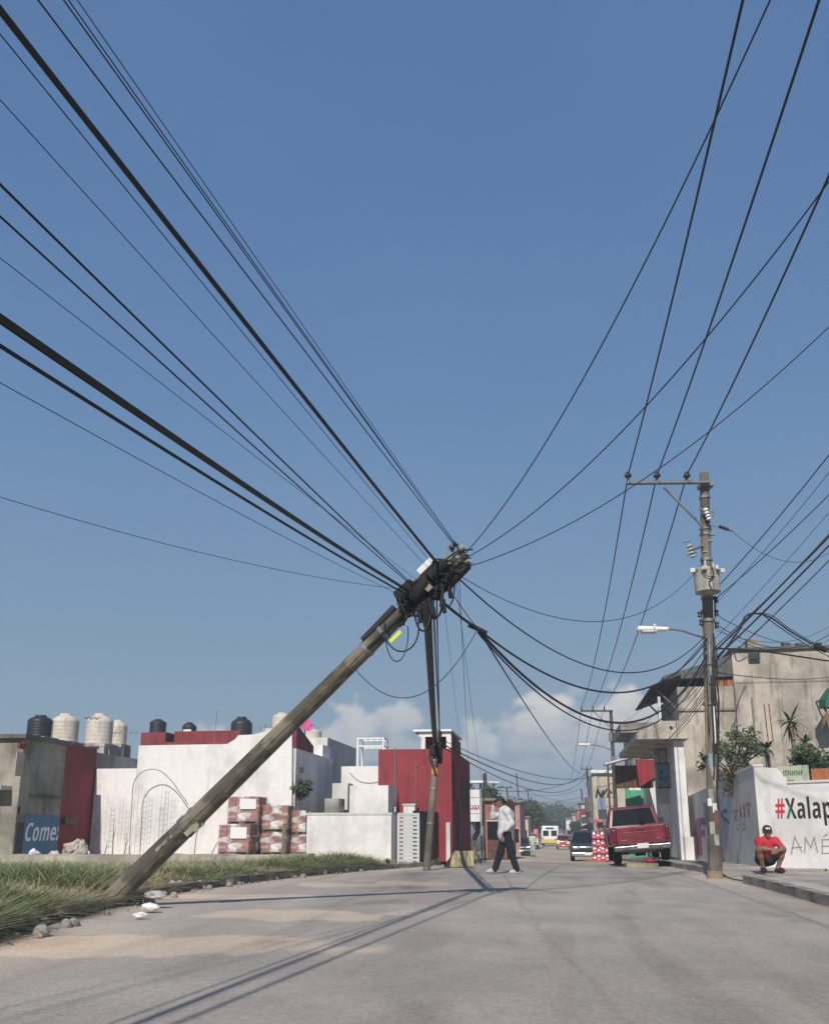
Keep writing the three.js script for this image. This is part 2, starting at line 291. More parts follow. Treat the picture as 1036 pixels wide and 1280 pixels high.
// grass and weeds
{
  const blade = (h, w, lean, tw) => { const g = new THREE.PlaneGeometry(w, h, 1, 3).translate(0, h / 2, 0), p = g.attributes.position; for (let i = 0; i < p.count; i++) { const t = p.getY(i) / h; p.setX(i, p.getX(i) * (1 - t * .85)); p.setZ(i, lean * t * t); } g.rotateY(tw); return g; };
  const r = rng(5), clump = [];
  for (let i = 0; i < 15; i++) { const g = blade(.45 + r() * .65, .014 + r() * .016, .15 + r() * .55, r() * 6.28); g.translate((r() - .5) * .35, 0, (r() - .5) * .35); clump.push(g); }
  const geo = merge(clump); geo.computeVertexNormals();
  const mat = M([1, 1, 1], .9, { double: true, trans: .25 }); 
  const poleFoot = ground(134, 1131, .02), N = 30000, im = new THREE.InstancedMesh(geo, mat, N), m4 = new THREE.Matrix4(), q = new THREE.Quaternion(), e = new THREE.Euler(), col = new THREE.Color(); let n = 0;
  while (n < N) {
    const D = 4 + r() * 22.6, xe = atD(leftEdge, D), x = xe - .24 - Math.pow(r(), 1.25) * Math.min(16, xe + .56 * D + 1.2), a = xe - x;
    if (D > 24.4 && x < -3.0) continue;
    if (Math.hypot(x - poleFoot.x, D + poleFoot.z) < .28) continue;
    const patch = fbm(x * .55, D * .55, 0, 161, 4), dry = sstep(.46, .62, fbm(x * .35 + 9, D * .5, 0, 165, 4) + sstep(16, 23, D) * .16 * sstep(3, 7, a));
    if (r() > sstep(.28, .5, patch) * (1 - dry * .6) * (1 - .55 * sstep(17, 22, D) * sstep(1.5, 3.5, a)) + .07) continue;
    const h = (.09 + .19 * r()) * (.55 + patch) * (1 - dry * .5) * sstep(-.1, .5, a) * lerp(1, .28, sstep(14, 20.5, D) * sstep(.6, 2.2, a)) * (.6 + .4 * sstep(.2, 1.0, a));
    e.set((r() - .5) * .4, r() * 6.28, (r() - .5) * .4); q.setFromEuler(e);
    m4.compose(V3(x, vergeY(D, x) - .01, -D), q, V3(.6 + r() * .5, h / .8, .6 + r() * .5)); im.setMatrixAt(n, m4);
    const k = .75 + r() * .5; dry * r() > .18 || r() < .12 ? col.setRGB(.44 * k, .36 * k, .20 * k) : col.setRGB(lerp(.15, .25, r()) * k, lerp(.20, .26, r()) * k, lerp(.07, .11, r()) * k); im.setColorAt(n, col); n++;
  }
  im.name = 'grass'; im.userData = { kind: 'stuff', label: 'rough green and dry grass on the roadside verge', category: 'grass' }; shade(im); scene.add(im);
  // a thin strip of weeds at the foot of the far left walls and broken pieces of stone along the kerb
  const stones = [], rr = rng(12);
  for (let i = 0; i < 260; i++) { const D = 8 + rr() * 16, a = (rr() - .35) * 1.1, s = .015 + Math.pow(rr(), 3) * .07; const g = roughen(new THREE.IcosahedronGeometry(s, 1), s * .8, 9, i); const x = atD(leftEdge, D) - a; g.translate(x, (a > .1 ? vergeY(D, x) : gy(D)) + s * .3, -D); stones.push(g); }
  const st = struct('kerb_rubble', stones, MAT.concrete); st.userData = { kind: 'stuff', label: 'small broken stones strewn along the left kerb', category: 'rubble' };
}
// litter at the foot of the pole
[[188, 1138, .24, 'crumpled white plastic bag on the kerb beside the leaning pole'], [176, 1146, .15, 'small white paper scrap below the kerb of the leaning pole'], [364, 1124, .0, ''], [192, 1122, .26, 'pale torn cardboard scrap on the kerb behind the leaning pole'], [41, 1066, .2, 'white plastic sack standing at the end of the ledge']].forEach(([px, py, s, label], i) => {
  if (!s) return; const p = i === 4 ? pt(px, py, 25.3) : ground(px, py, i === 3 ? .14 : .03);
  const g = roughen(new THREE.IcosahedronGeometry(s * .5, 3), s * .55, 5 / s * .4, 30 + i); if (i !== 4) g.scale(1, .4, .7); g.translate(p.x, (i === 4 ? .31 + s * .35 : p.y + s * .16), p.z); solo(i === 3 ? 'cardboard_scrap' : i === 4 ? 'plastic_sack' : 'litter', g, i === 3 ? MAT.paper : MAT.plastic, label, 'litter');
});
// ───────────────────────── buildings on the left ─────────────────────────
// a building's own frame: origin at its street-facing left corner, x to the right, -z along the street
function frame(pxL, D, py = 1050) { const p = pt(pxL, py, D); return V3(p.x, 0, p.z); }
function widthTo(o, px) { const k = (px - CX) / (F / cp) , DA = -o.z; return (k * DA - o.x) / (Ux + k * Us); }    // width whose far corner shows at px (near the horizon)
function hit(o, px, py, plane = 'z', at = 0) {                                     // where a pixel meets the frame's plane z = at (front) or x = at (side), in local coordinates
  const [r, u, f] = ray(px, py), dx = r * Ux - (-f) * -Us * 0, d = V3(r, u, -f);
  const R = (v) => V3(v.x * Ux + v.z * Us, v.y, -v.x * Us + v.z * Ux), c = R(V3(-o.x, CAM_H - o.y, -o.z)), w = R(d);
  const t = plane === 'z' ? (at - c.z) / w.z : (at - c.x) / w.x; return c.add(w.multiplyScalar(t));
}
const TURN = -TH;
function building(name, label, o, group) { return thing(name, label, 'house', o, TURN, group || undefined); }
function shell(parent, w, h, d, mat, { x = 0, z = 0, y = 0, parapet = .25, t = .14, wallName = 'wall', roofMat = MAT.concrete } = {}) {
  const geo = [span(x, x + w, y, y + h - parapet, z, z - d)];
  part(wallName, geo, mat, parent);
  if (parapet > 0) part('parapet', [span(x, x + w, y + h - parapet, y + h, z, z - t), span(x, x + w, y + h - parapet, y + h, z - d + t, z - d), span(x, x + t, y + h - parapet, y + h, z - t, z - d + t), span(x + w - t, x + w, y + h - parapet, y + h, z - t, z - d + t)], mat, parent);
}
function decal(parent, name, w, h, draw, x, y, z, turn = 0, res = 256, rough = .85) {      // flat paint, 4 mm proud
  const c = document.createElement('canvas'); c.width = Math.round(w * res); c.height = Math.round(h * res); const k = c.getContext('2d'); k.scale(res, res); draw(k, w, h);
  const t = new THREE.CanvasTexture(c); t.colorSpace = THREE.SRGBColorSpace; t.magFilter = THREE.LinearFilter;
  const g = new THREE.PlaneGeometry(w, h); g.userData.uv = true; if (turn) g.rotateY(turn); g.translate(x, y, z);
  const m = new THREE.Mesh(g, new THREE.MeshStandardMaterial({ map: t, transparent: true, roughness: rough })); m.name = name; m.receiveShadow = true; parent.add(m); return m;
}
const PLOT = .2;
// house 1: grey concrete with the painted blue panel; house 2: maroon; house 3: grey wall carrying on behind
const o1 = frame(18, 26); o1.y = PLOT;
{
  const H = building('concrete_house', 'bare grey concrete house with a blue painted lettering panel', o1), h = hit(o1, 18, 918).y;
  const xl = -6;
  part('wall', [span(xl, 0, 0, h - .12, 0, -2.3)], MAT.concrete, H);
  part('roof_slab', [span(xl - .1, .12, h - .12, h, .15, -2.32)], MAT.darkconcrete, H);
  const s = (px, py) => hit(o1, px, py, 'x', 0);
  // panel of blue paint on the street side, with white slanted letters
  const a = s(32, 1018), b = s(71, 1066);
  part('painted_panel', [span(.004, .012, Math.max(.02, b.y), a.y, a.z, -2.27)], MAT.blue, H);
  const ca = s(33, 1018), cb = s(71, 1056), w = Math.abs(-2.265 - ca.z), hh = s(50, 1020).y - s(50, 1056).y;
  decal(H, 'lettering', w, hh, (k) => { k.fillStyle = '#dfe6ea'; k.scale(.01, .01); k.transform(1, 0, -.18, 1, hh * 12, 0); k.font = `bold ${Math.round(hh * 86)}px sans-serif`; k.textBaseline = 'middle'; const tw = k.measureText('Comex').width; k.scale(w * 112 / tw, 1); k.fillText('Comex', 0, hh * 56); }, .017, (s(50, 1020).y + s(50, 1056).y) / 2, ca.z - w / 2, Math.PI / 2, 300);
  // ledges, downpipes and the recessed balcony at the corner
  const l1 = s(34, 994), l2 = s(70, 1001); part('ledge', [span(0, .09, l1.y - .05, l1.y + .03, -.55, -2.3)], MAT.darkconcrete, H);
  const f = (px, py) => hit(o1, px, py, 'z', 0);
  part('balcony', [span(f(-60, 970).x, f(14, 1000).x, f(8, 985).y - .06, f(8, 985).y + .05, 0, .55)], MAT.offwhite, H);
  part('window', [span(f(-40, 0).x, f(-14, 0).x, f(0, 972).y, f(0, 945).y, -.05, .012)], MAT.glass, H);
  part('wall_patch', [span(0, .022, s(22, 970).y, s(22, 940).y, s(20, 950).z, s(30, 950).z)], MAT.cream, H);
  part('red_sign', [span(.02, .10, s(25, 936).y, s(25, 929).y, s(21, 932).z, s(30, 932).z)], MAT.red, H);
  part('vent', [span(-.02, .016, s(19, 1016).y, s(19, 1008).y, s(19, 1012).z - .12, s(22, 1012).z - .12)], MAT.dark, H);
  part('door', [span(-.02, .03, 0, s(20, 1028).y, -.03, s(25, 1050).z - .1)], MAT.door, H);
  part('door', [span(-2.2, -1.2, 0, 1.25, -.02, .03)], MAT.door, H);
}
{
  const H = building('maroon_house', 'narrow dark maroon house wall beside the lettered concrete house', o1.clone()), h = hit(o1, 72, 928, 'x', 0).y;
  shell(H, 4, h, 1.95, MAT.maroon, { x: -4.02, z: -2.32, parapet: .22 });
  H.userData.label = 'narrow dark maroon wall of a house between grey concrete and white plaster';
  const s = (px, py) => hit(o1, px, py, 'x', -.02), a = s(79, 1022), b = s(92, 1030);
  part('meter_box', [span(-.02, .06, b.y, a.y, a.z, b.z)], MAT.darkconcrete, H);
  const c = s(77, 1045), d = s(84, 1062); part('painted_mark', [span(-.02, -.012, d.y, c.y, c.z, d.z)], M([.42, .02, .035], .8, { wear: 'grime' }), H);
}
{
  const H = building('grey_house', 'plain grey rendered house behind the low white wall', o1.clone()), h = hit(o1, 113, 939, 'x', 0).y;
  shell(H, 3.6, h, 5.6, MAT.grey, { x: -3.64, z: -4.3, parapet: .2 });
}
// low white wall house
const o3 = frame(113, 30.2); o3.y = PLOT;
{
  const H = building('low_white_house', 'low plain white house wall with faint rusty ladders of rebar before it', o3), w = widthTo(o3, 166), h = hit(o3, 113, 961).y;
  shell(H, w, h, 4.0, MAT.white, { parapet: .1 });
}
// the big white wall with the stepped, rising top and a maroon upper side
const o4 = frame(165, 30); o4.y = PLOT;
{
  const H = building('white_house', 'big blank white house wall with a stepped and rising top edge', o4), f = (px, py) => { const p = hit(o4, px, py); return [p.x, Math.max(0, p.y)]; };
  const w = f(365, 1050)[0], top = [f(365, 904), f(318, 918), f(298, 919), f(294, 924), f(284, 930), f(165, 932)];
  part('wall', prism([[0, 0], [w, 0], ...top.map(([x, y]) => [Math.min(w, Math.max(0, x)), y])], .16), MAT.white, H);
  const hr = f(318, 922)[1];
  part('house_body', [span(.02, w - .02, 0, hr - .35, -.16, -5.2)], MAT.white, H);
  part('side_wall', [span(w - .16, w, 0, f(365, 935)[1], -.16, -2.3)], MAT.white, H);
  const s = (px, py) => hit(o4, px, py, 'x', w), y0 = f(365, 935)[1], y1 = f(365, 904)[1];
  const g = prism([[.16, y0], [.16, y1 - .004], [2.3, y1 - .55], [2.3, y0]], .16); g.rotateY(Math.PI / 2); g.translate(w, 0, 0); part('maroon_gable', g, MAT.maroon, H);
  part('light_switch_box', [span(w, w + .05, s(372, 965).y, s(372, 958).y, -.7, -.95)], MAT.galv, H);
  const rb = f(280, 917)[1]; part('maroon_parapet', [span(-.35, w * .58, hr - .6, rb, -2.6, -2.75)], MAT.maroon, H);
  part('rear_parapet', [span(-1.1, w * .3, hr - .7, f(200, 906)[1] + .35, -5.3, -5.45)], MAT.maroon, H);
}
// row of pale houses to the right of it
function paleHouse(label, pxL, pxR, D, pyTop, depth, mat, opt = {}) {
  const o = frame(pxL, D); o.y = opt.base ?? PLOT; const H = building(opt.name || 'white_house', label, o), w = widthTo(o, pxR), h = hit(o, pxL, pyTop).y;
  shell(H, w, h, depth, mat, { parapet: opt.parapet ?? .15 }); return { H, o, w, h };
}
const hA = paleHouse('narrow white house with one shaded side behind the maroon gable', 384, 401, 33.5, 931, 1.2, MAT.white);
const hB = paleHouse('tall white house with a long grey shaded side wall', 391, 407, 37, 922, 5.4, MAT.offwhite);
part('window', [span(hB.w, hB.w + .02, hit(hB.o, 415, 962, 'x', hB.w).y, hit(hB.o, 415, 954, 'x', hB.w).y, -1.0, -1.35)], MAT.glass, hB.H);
part('downpipe', [span(.1, .28, .2, hB.h - .7, .02, .12)], MAT.white, hB.H);
const hC = paleHouse('white house with a plain parapet under a white roof frame', 425, 496, 32.2, 958, 3.4, MAT.white);
{ const p = hC, y = hC.h - .22; part('cable_swag', tube([V3(.3, y, .012), V3(p.w * .35, y - .32, .012), V3(p.w * .7, y - .3, .012), V3(p.w - .3, y + .05, .012)], .012, 20, 5), MAT.galv, hC.H); }
const hD = paleHouse('white box shaped annex with a meter on its shaded side', 436, 485, 29.6, 982, 1.7, MAT.white, { parapet: .08, name: 'white_annex' });
part('meter', [rbox(.1, .18, .18, .03, hD.w + .05, hD.h - .75, -.9)], MAT.plastic, hD.H);
const hE = paleHouse('small white annex beside the box shaped annex', 414, 434, 30.4, 979, .8, MAT.offwhite, { parapet: .06, name: 'white_annex' });
const hF = paleHouse('grey cabinet shaped annex behind the brick pallets', 405, 423, 29.2, 998, .8, MAT.grey, { parapet: .05, name: 'grey_annex' });
{ // yard wall
  const o = frame(383, 27); o.y = -.05; const W = thing('yard_wall', 'low white yard wall behind the roadside grass', 'wall', o, TURN), w = widthTo(o, 489), h = hit(o, 384, 1016).y;
  part('wall', [span(0, w, 0, h - .06, 0, -.5)], MAT.white, W); part('coping', [span(-.02, w + .02, h - .06, h, .02, -.52)], MAT.offwhite, W);
  part('return_wall', [span(w - .18, w, 0, h - .06, -.5, -1.3)], MAT.white, W);
}
{ // white lattice gate along the street, black gate beyond
  const o = frame(497, 27.2); o.y = -.02; const G0 = thing('lattice_gate', 'white metal grid gate beside the low yard wall', 'gate', o, TURN + .85), L = .82, h = hit(frame(497, 27.2).setY(-.02), 497, 1016).y;
  part('frame', [span(0, L, 0, .06, -.02, .02), span(0, L, h - .06, h, -.02, .02), span(0, .06, 0, h, -.021, .021), span(L - .06, L, 0, h, -.021, .021), span(L / 2 - .025, L / 2 + .025, 0, h, -.021, .021)], MAT.whitemetal, G0);
  for (let k = 0; k < 12; k++) part('slat', [span(.06, L - .06, .09 + k * (h - .1) / 12, .09 + k * (h - .1) / 12 + .08, -.012, .012)], MAT.whitemetal, G0);
}
{
  const o = frame(517, 28.0); o.y = -.12; const G1 = thing('black_gate', 'black sheet metal gate between the white gate and the red house', 'gate', o, TURN + Math.PI / 2 - .12), L = 2.9, h = 1.6;
  part('panel', [span(0, L, .05, h, -.02, .02)], M([.03, .035, .035], .6, { wear: 'grime' }), G1); part('frame', [span(0, L, h, h + .06, -.03, .03), span(0, .06, 0, h, -.03, .03), span(L - .06, L, 0, h, -.03, .03), span(L / 2 - .03, L / 2 + .03, .05, h, -.032, .032)], MAT.black, G1);
  for (const y of [.35, .8, 1.3]) part('lock', [rbox(.09, .09, .05, .015, .3, y, .04)], MAT.whitemetal, G1);
}
{ const o = frame(504, 30.4); o.y = -.1; const T = thing('gate_post', 'white plastered gate post behind the grid gate', 'post', o, TURN), h = hit(o, 504, 1007).y; part('shaft', [span(0, .38, 0, h, 0, -.5)], MAT.white, T); part('cap', [span(-.03, .41, h, h + .06, .03, -.53)], MAT.offwhite, T); }
// the red house with its roof room
const oR = frame(472, 31.2); oR.y = -.05;
{
  const H = building('red_house', 'flat fronted dark red house with a small roof room', oR), w = widthTo(oR, 565), h = hit(oR, 472, 937).y, D = 6.6;
  part('wall', [span(0, w, 0, h - .3, 0, -D)], MAT.red, H);
  part('parapet', [span(0, w, h - .3, h, 0, -.14), span(0, w, h - .3, h, -D + .14, -D), span(0, .14, h - .3, h, -.14, -D + .14), span(w - .14, w, h - .3, h, -.14, -D + .14)], MAT.red, H);
  const f = (px, py) => hit(oR, px, py), x0 = f(527, 920).x, yT = f(545, 912).y;
  part('roof_room', [span(x0, w - .01, h - .3, yT - .16, -1.0, -3.2)], MAT.maroon, H);
  part('roof_room_slab', [span(x0 - .28, w + .03, yT - .07, yT, .12, -3.3)], MAT.whitemetal, H);
  part('beam', [span(x0 - .1, w - .01, yT - .24, yT - .07, .005, -.12)], MAT.white, H);
  for (const [xa, xb] of [[x0 - .02, x0 + .12], [w - .17, w - .005]]) part('post', [span(xa, xb, h, yT - .24, .005, -.14)], MAT.white, H);
  part('side_panel', [span(w - .12, w - .01, h, yT - .07, -.16, -1.0)], MAT.maroon, H);
  for (const [a, b] of [[x0 + .22, x0 + .55], [x0 + .7, x0 + 1.05]]) part('window', [span(a, b, h + .02, yT - .3, -.98, -1.01)], MAT.glass, H);
  // street side: windows and a door
  for (const [z0, z1, y0, y1] of [[-.5, -.75, 1.9, 3.2], [-3.2, -4.3, 1.7, 2.9], [-5, -6.1, 1.7, 2.9]]) part('window', [span(w - .01, w + .025, y0, y1, z0, z1)], MAT.door, H);
  part('door', [span(w - .01, w + .03, .05, 2.05, -1.7, -2.6)], MAT.black, H);
  part('conduit', [rod(V3(f(519, 1000).x, f(519, 1012).y, .03), V3(f(520.5, 1000).x, f(520.5, 952).y, .03), .014), rbox(.06, .08, .05, .02, f(521, 1000).x, f(521, 957).y, .03)], MAT.galv, H);
  part('conduit', [rod(V3(f(493.5, 1000).x, f(493, 1012).y, .03), V3(f(494, 1000).x, h + .04, .03), .018)], MAT.galv, H);
  part('utility_pillar', [span(f(558, 1000).x, f(563, 1000).x, 0, f(560, 1028).y, .003, .22)], MAT.offwhite, H);
}
// plywood sheet leaning at its corner
{
  const p = ground(567, 1085), g = box(.88, .50, .02, 0, .25, 0); g.rotateX(-.5); const q = g.attributes.position; for (let i = 0; i < q.count; i++) if (q.getX(i) < 0 && q.getY(i) > .3) q.setX(i, -.1); g.computeVertexNormals();
  g.rotateY(-.15); g.translate(p.x + .12, p.y + .02, p.z); solo('plywood_sheet', g, M([.52, .44, .30], .85, { wear: 'wood' }), 'pale tan sheet of board leaning at the foot of the red house', 'board');
}
// roof tanks
function tank(label, px, pyTop, pyBot, D, wpx, mat, roofY) {
  const b = pt(px, pyBot, D), t = pt(px, pyTop, D), zc = D * cp + (b.y - CAM_H) * sp, r = wpx / 2 * zc / F, h = t.y - b.y; b.y = b.y; 
  const T = thing('water_tank', label, 'water tank', b, 0, 'water tanks on the roofs');
  const pr = [[0, 0], [r * .98, 0], [r, .02], [r, h * .06]]; const n = 5; for (let k = 0; k < n; k++) { const y0 = h * (.08 + .64 * k / n); pr.push([r, y0], [r * .975, y0 + h * .03], [r, y0 + h * .06]); }
  pr.push([r, h * .72], [r * .96, h * .78], [r * .72, h * .88], [r * .42, h * .94]);
  part('barrel', [lathe(pr, 32)], mat, T); part('lid', [lathe([[r * .45, h * .93], [r * .46, h * .99], [r * .3, h], [0, h]], 24)], mat, T);
  part('inlet_pipe', [rod(V3(r + .02, 0, 0), V3(r + .02, h * .75, 0), .02), rod(V3(r + .02, h * .75, 0), V3(r * .8, h * .75, 0), .02)], MAT.galv, T);
  return { T, b, r };
}
function stand(b, r, y, label) { const S = thing('tank_stand', label, 'stand', V3(b.x, y, b.z), TURN); const h = b.y - y; if (h < .05) { part('slab', [span(-r, r, 0, Math.max(.01, h), -r, r)], MAT.concrete, S); return; } part('slab', [span(-r * 1.15, r * 1.15, h - .1, h, -r * 1.15, r * 1.15)], MAT.paleconcrete, S); for (const [sx, sz] of [[-1, -1], [1, -1], [-1, 1], [1, 1]]) part('pier', [span(sx * r * .9 - .1, sx * r * .9 + .1, 0, h - .1, sz * r * .9 - .1, sz * r * .9 + .1)], MAT.grey, S); }
const roofOf = (o, py, px) => hit(o, px, py).y + o.y;
{
  let t = tank('black ribbed water tank above the lettered concrete house', 49, 894, 922, 28, 30, MAT.tankblack); stand(t.b, t.r, roofOf(o1, 918, 18) - .02, 'low slab stand under the black tank of the concrete house');
  t = tank('tall beige water tank on the maroon house roof', 80, 892, 928, 30, 32, MAT.tankbeige); const mar = PLOT + hit(o1, 72, 928, 'x', 0).y - .24; stand(t.b, t.r, mar, 'slab stand under the tall beige tank on the maroon house');
  t = tank('beige water tank with a printed mark, nearest the big white wall', 123, 892, 931, 33.5, 32, MAT.tankbeige);
  { const k = t; decal(k.T, 'printed_mark', .75, .16, (c) => { c.strokeStyle = '#3a3a40'; c.lineWidth = .028; c.beginPath(); c.moveTo(.1, .11); for (let i = 0; i < 9; i++) c.quadraticCurveTo(.12 + i * .06, .02 + (i % 2) * .08, .15 + i * .06, .1 - (i % 3) * .025); c.stroke(); }, -.12, .93, k.r + .012, 0, 200); }
  const gr = PLOT + hit(o1, 113, 939, 'x', 0).y - .21; stand(t.b, t.r, gr, 'slab stand under the beige tank with the printed mark');
  t = tank('slim beige water tank half hidden behind the marked beige tank', 146, 900, 931, 35.5, 22, MAT.tankbeige); stand(t.b, t.r, gr, 'slab stand under the slim beige tank');
}
const rearRoof = (px, py, D, wpx) => { const p = pt(px, py, D), w = wpx * D / 1112; const H = building('rear_house', `far roof block carrying the ${px < 210 ? 'small black tank' : px < 260 ? 'lidded black tank' : px < 320 ? 'tall black tank' : 'cream tank'}`, V3(p.x - w / 2, PLOT, p.z)); shell(H, w, p.y - PLOT, 3, px < 260 ? MAT.maroon : MAT.white, { parapet: 0 }); H.children.forEach((c) => c.position.z += .0); return p; };
for (const [px, a, b, D, w, m, l] of [[197, 899, 917, 42, 20, MAT.tankblack, 'small black water tank above the red parapet of the white house'], [236, 903, 923, 42, 17, MAT.tankblack, 'lidded black water tank with a white band behind the white wall'], [301, 896, 929, 36, 26, MAT.tankblack, 'tall black water tank at the step of the white wall'], [352, 891, 912, 38, 24, MAT.tankbeige, 'cream water tank half hidden behind the leaning pole'], [389, 911, 925, 41, 24, MAT.tankbeige, 'cream water tank top behind the maroon gable']]) {
  const t = tank(l, px, a, b, D, w, m); t.b.z -= 0; const H = building('rear_house', l.replace(/^.*?water tank( top)?/, 'flat roofed house under the ' + l.split(' ')[0] + ' tank'), V3(t.b.x - t.r * 1.6, PLOT, t.b.z + t.r * 1.4));
  shell(H, t.r * 3.2, t.b.y - PLOT, t.r * 3.2, px < 260 ? MAT.maroon : MAT.white, { parapet: 0 });
}
{ const t = pt(236, 914, 41.2); solo('tank_band', [box(.36, .16, .05, t.x - .06, t.y, t.z)], MAT.whitemetal, 'white sign plate hung on the lidded black water tank', 'sign'); }
// roof frame, antennas, dish
{
  const b = pt(447, 957, 33.2), h = pt(447, 918, 33.2).y - b.y, F0 = thing('roof_frame', 'white metal roof frame standing on the plain white house', 'frame', V3(b.x, hC.o.y + hC.h - .16, b.z), TURN), w = .95, d = .8, H = h + .12;
  for (const [x, z] of [[0, 0], [w, 0], [0, -d], [w, -d]]) part('post', [span(x - .03, x + .03, 0, H, z - .03, z + .03)], MAT.whitemetal, F0);
  for (const y of [H - .3, H - .02]) part('rail', [span(0, w, y - .025, y + .025, -.025, .025), span(0, w, y - .025, y + .025, -d - .025, -d + .025), span(-.025, .025, y - .02, y + .02, 0, -d), span(w - .025, w + .025, y - .02, y + .02, 0, -d)], MAT.whitemetal, F0);
  part('roof_bars', [0, 1, 2, 3, 4].map((k) => span(w * k / 4 - .012, w * k / 4 + .012, H - .01, H + .015, 0, -d)), MAT.whitemetal, F0);
}
{
  const p = pt(381, 915, 34), T = thing('satellite_dish', 'bright pink satellite dish on the roof behind the maroon gable', 'satellite dish', V3(p.x, hA.o.y + hA.h - .2, p.z), .5); const y = p.y - (hA.o.y + hA.h - .2);
  part('mast', [rod(V3(0, 0, 0), V3(0, y + .1, 0), .025)], MAT.galv, T);
  const d = lathe([[0, 0], [.12, .008], [.22, .03], [.32, .07], [.325, .075], [.22, .04], [.1, .016], [0, .012]], 28); d.scale(1, 1, .8); d.rotateX(1.15); d.rotateZ(-.35); d.translate(0, y + .25, 0); part('reflector', [d], M([.62, .10, .28], .6), T);
  part('feed_arm', [rod(V3(0, y + .05, .05), V3(.1, y + .2, .42), .014), rbox(.07, .07, .1, .02, .1, y + .22, .44)], MAT.galv, T);
}
function aerial(label, px, pyB, pyT, D, base, arms) { const b = pt(px, pyB, D), t = pt(px + 6, pyT, D), A = thing('roof_aerial', label, 'antenna', V3(b.x, base ?? b.y, b.z)); const h = t.y - A.position.y, dx = t.x - b.x; part('mast', [rod(V3(0, 0, 0), V3(dx, h, 0), .014, .01, 6)], MAT.galv, A); if (arms) part('elements', [rod(V3(dx - .5, h - .15, 0), V3(dx + .5, h - .15, 0), .012), ...[-.4, -.2, 0, .2, .4].map((k) => rod(V3(dx + k, h - .3, .1), V3(dx + k, h, -.1), .008))], MAT.galv, A); }
aerial('thin leaning whip aerial above the white wall', 266, 930, 888, 31.2, PLOT + hit(o4, 284, 930).y - .6, false);
aerial('small comb shaped aerial beside the slim beige tank', 152, 935, 911, 34, PLOT + hit(o1, 113, 939, 'x', 0).y - .3, true);
aerial('comb shaped aerial between the tall black tank and the leaning pole', 326, 925, 905, 35.5, PLOT + hit(o4, 318, 922).y - .5, true);
// rebar ladders and the bent conduit in front of the white walls
const TIE = M([.42, .40, .38], .8);
function rebar(px, pyT, pyB, D, wpx, label, lean = 0) {
  const b = pt(px, pyB, D); b.y = Math.max(b.y, PLOT); const t = pt(px, pyT, D), w = wpx * D / 1112, h = t.y - b.y, R = thing('rebar_ladder', label, 'rebar', V3(b.x, b.y, b.z), 0, 'rebar ladders before the white walls');
  for (const s of [-1, 1]) part('bar', [rod(V3(s * w / 2, 0, 0), V3(s * w / 2 + lean, h, -.02), .0045, .0045, 5)], TIE, R);
  const n = Math.round(h / .17); part('ties', Array.from({ length: n }, (_, k) => box(w, .006, .006, lean * (k + .5) / n, (k + .5) * h / n, 0)), TIE, R).userData.kind = 'stuff';
}
const RL = 'faint grey rebar ladder standing before a white wall';
for (const [px, t, b, w] of [[127, 993, 1066, 5], [148, 998, 1066, 4], [170, 980, 1070, 4], [178, 986, 1070, 4], [194, 1000, 1070, 4], [200, 980, 1070, 5], [209, 991, 1070, 5]]) rebar(px, t, b, 29.6, w, RL);
for (const px of [426, 441]) rebar(px, 1008, 1070, 26.9, 3.5, 'grey rebar ladder against the low yard wall');
solo('bent_conduit', tube([pt(162, 1070, 29.3), pt(165, 1010, 29.3), pt(169, 975, 29.3), pt(180, 964, 29.3), pt(196, 962, 29.3), pt(212, 973, 29.3), pt(226, 992, 29.3), pt(236, 1006, 29.3)], .014, 50, 6), MAT.galv, 'thin grey conduit bent in an arch before the white wall', 'conduit');
solo('bent_conduit', tube([pt(243, 1070, 28.6), pt(247, 1040, 28.6), pt(256, 1022, 28.6), pt(272, 1008, 28.6)], .014, 30, 6), MAT.galv, 'short grey conduit curving up behind the leaning pole', 'conduit');
for (const [px, t, lean] of [[125, 1046, -3], [131, 1050, 4], [141, 1025, 2], [156, 1042, 3], [117, 1036, 2]]) { const b = pt(px, 1072, 29); b.y = PLOT; solo('dry_stalk', [rod(b, pt(px + lean, t, 29), .018, .007, 5), rod(pt(px + lean * .5, (t + 1072) / 2, 29), pt(px + lean + 3, t + 6, 29), .01, .004, 5)], MAT.rust, 'thin dry weed stalk before the low white wall', 'weed', 'dry stalks before the low white wall'); }
// rubble heap and white sacks by the maroon house
[[98, 1067, .5, 'pale rubble heap at the foot of the maroon wall'], [84, 1069, .3, 'small pale rubble heap beside the larger one at the maroon wall'], [107, 1070, .2, 'white stone beside the rubble heap'], [46, 1069, .18, 'white stone at the foot of the blue lettered panel'], [67, 1070, .2, 'white stone at the corner of the blue panel']].forEach(([px, py, s, l], i) => { const p = pt(px, py, 26.9); const g = roughen(new THREE.IcosahedronGeometry(s * .6, 4), s * .75, 2.2 / s + 3, 60 + i); g.translate(p.x, PLOT + s * .35, p.z); solo(s > .25 ? 'rubble_heap' : 'stone', g, s > .25 ? MAT.paleconcrete : MAT.offwhite, l, s > .25 ? 'rubble' : 'stone'); });
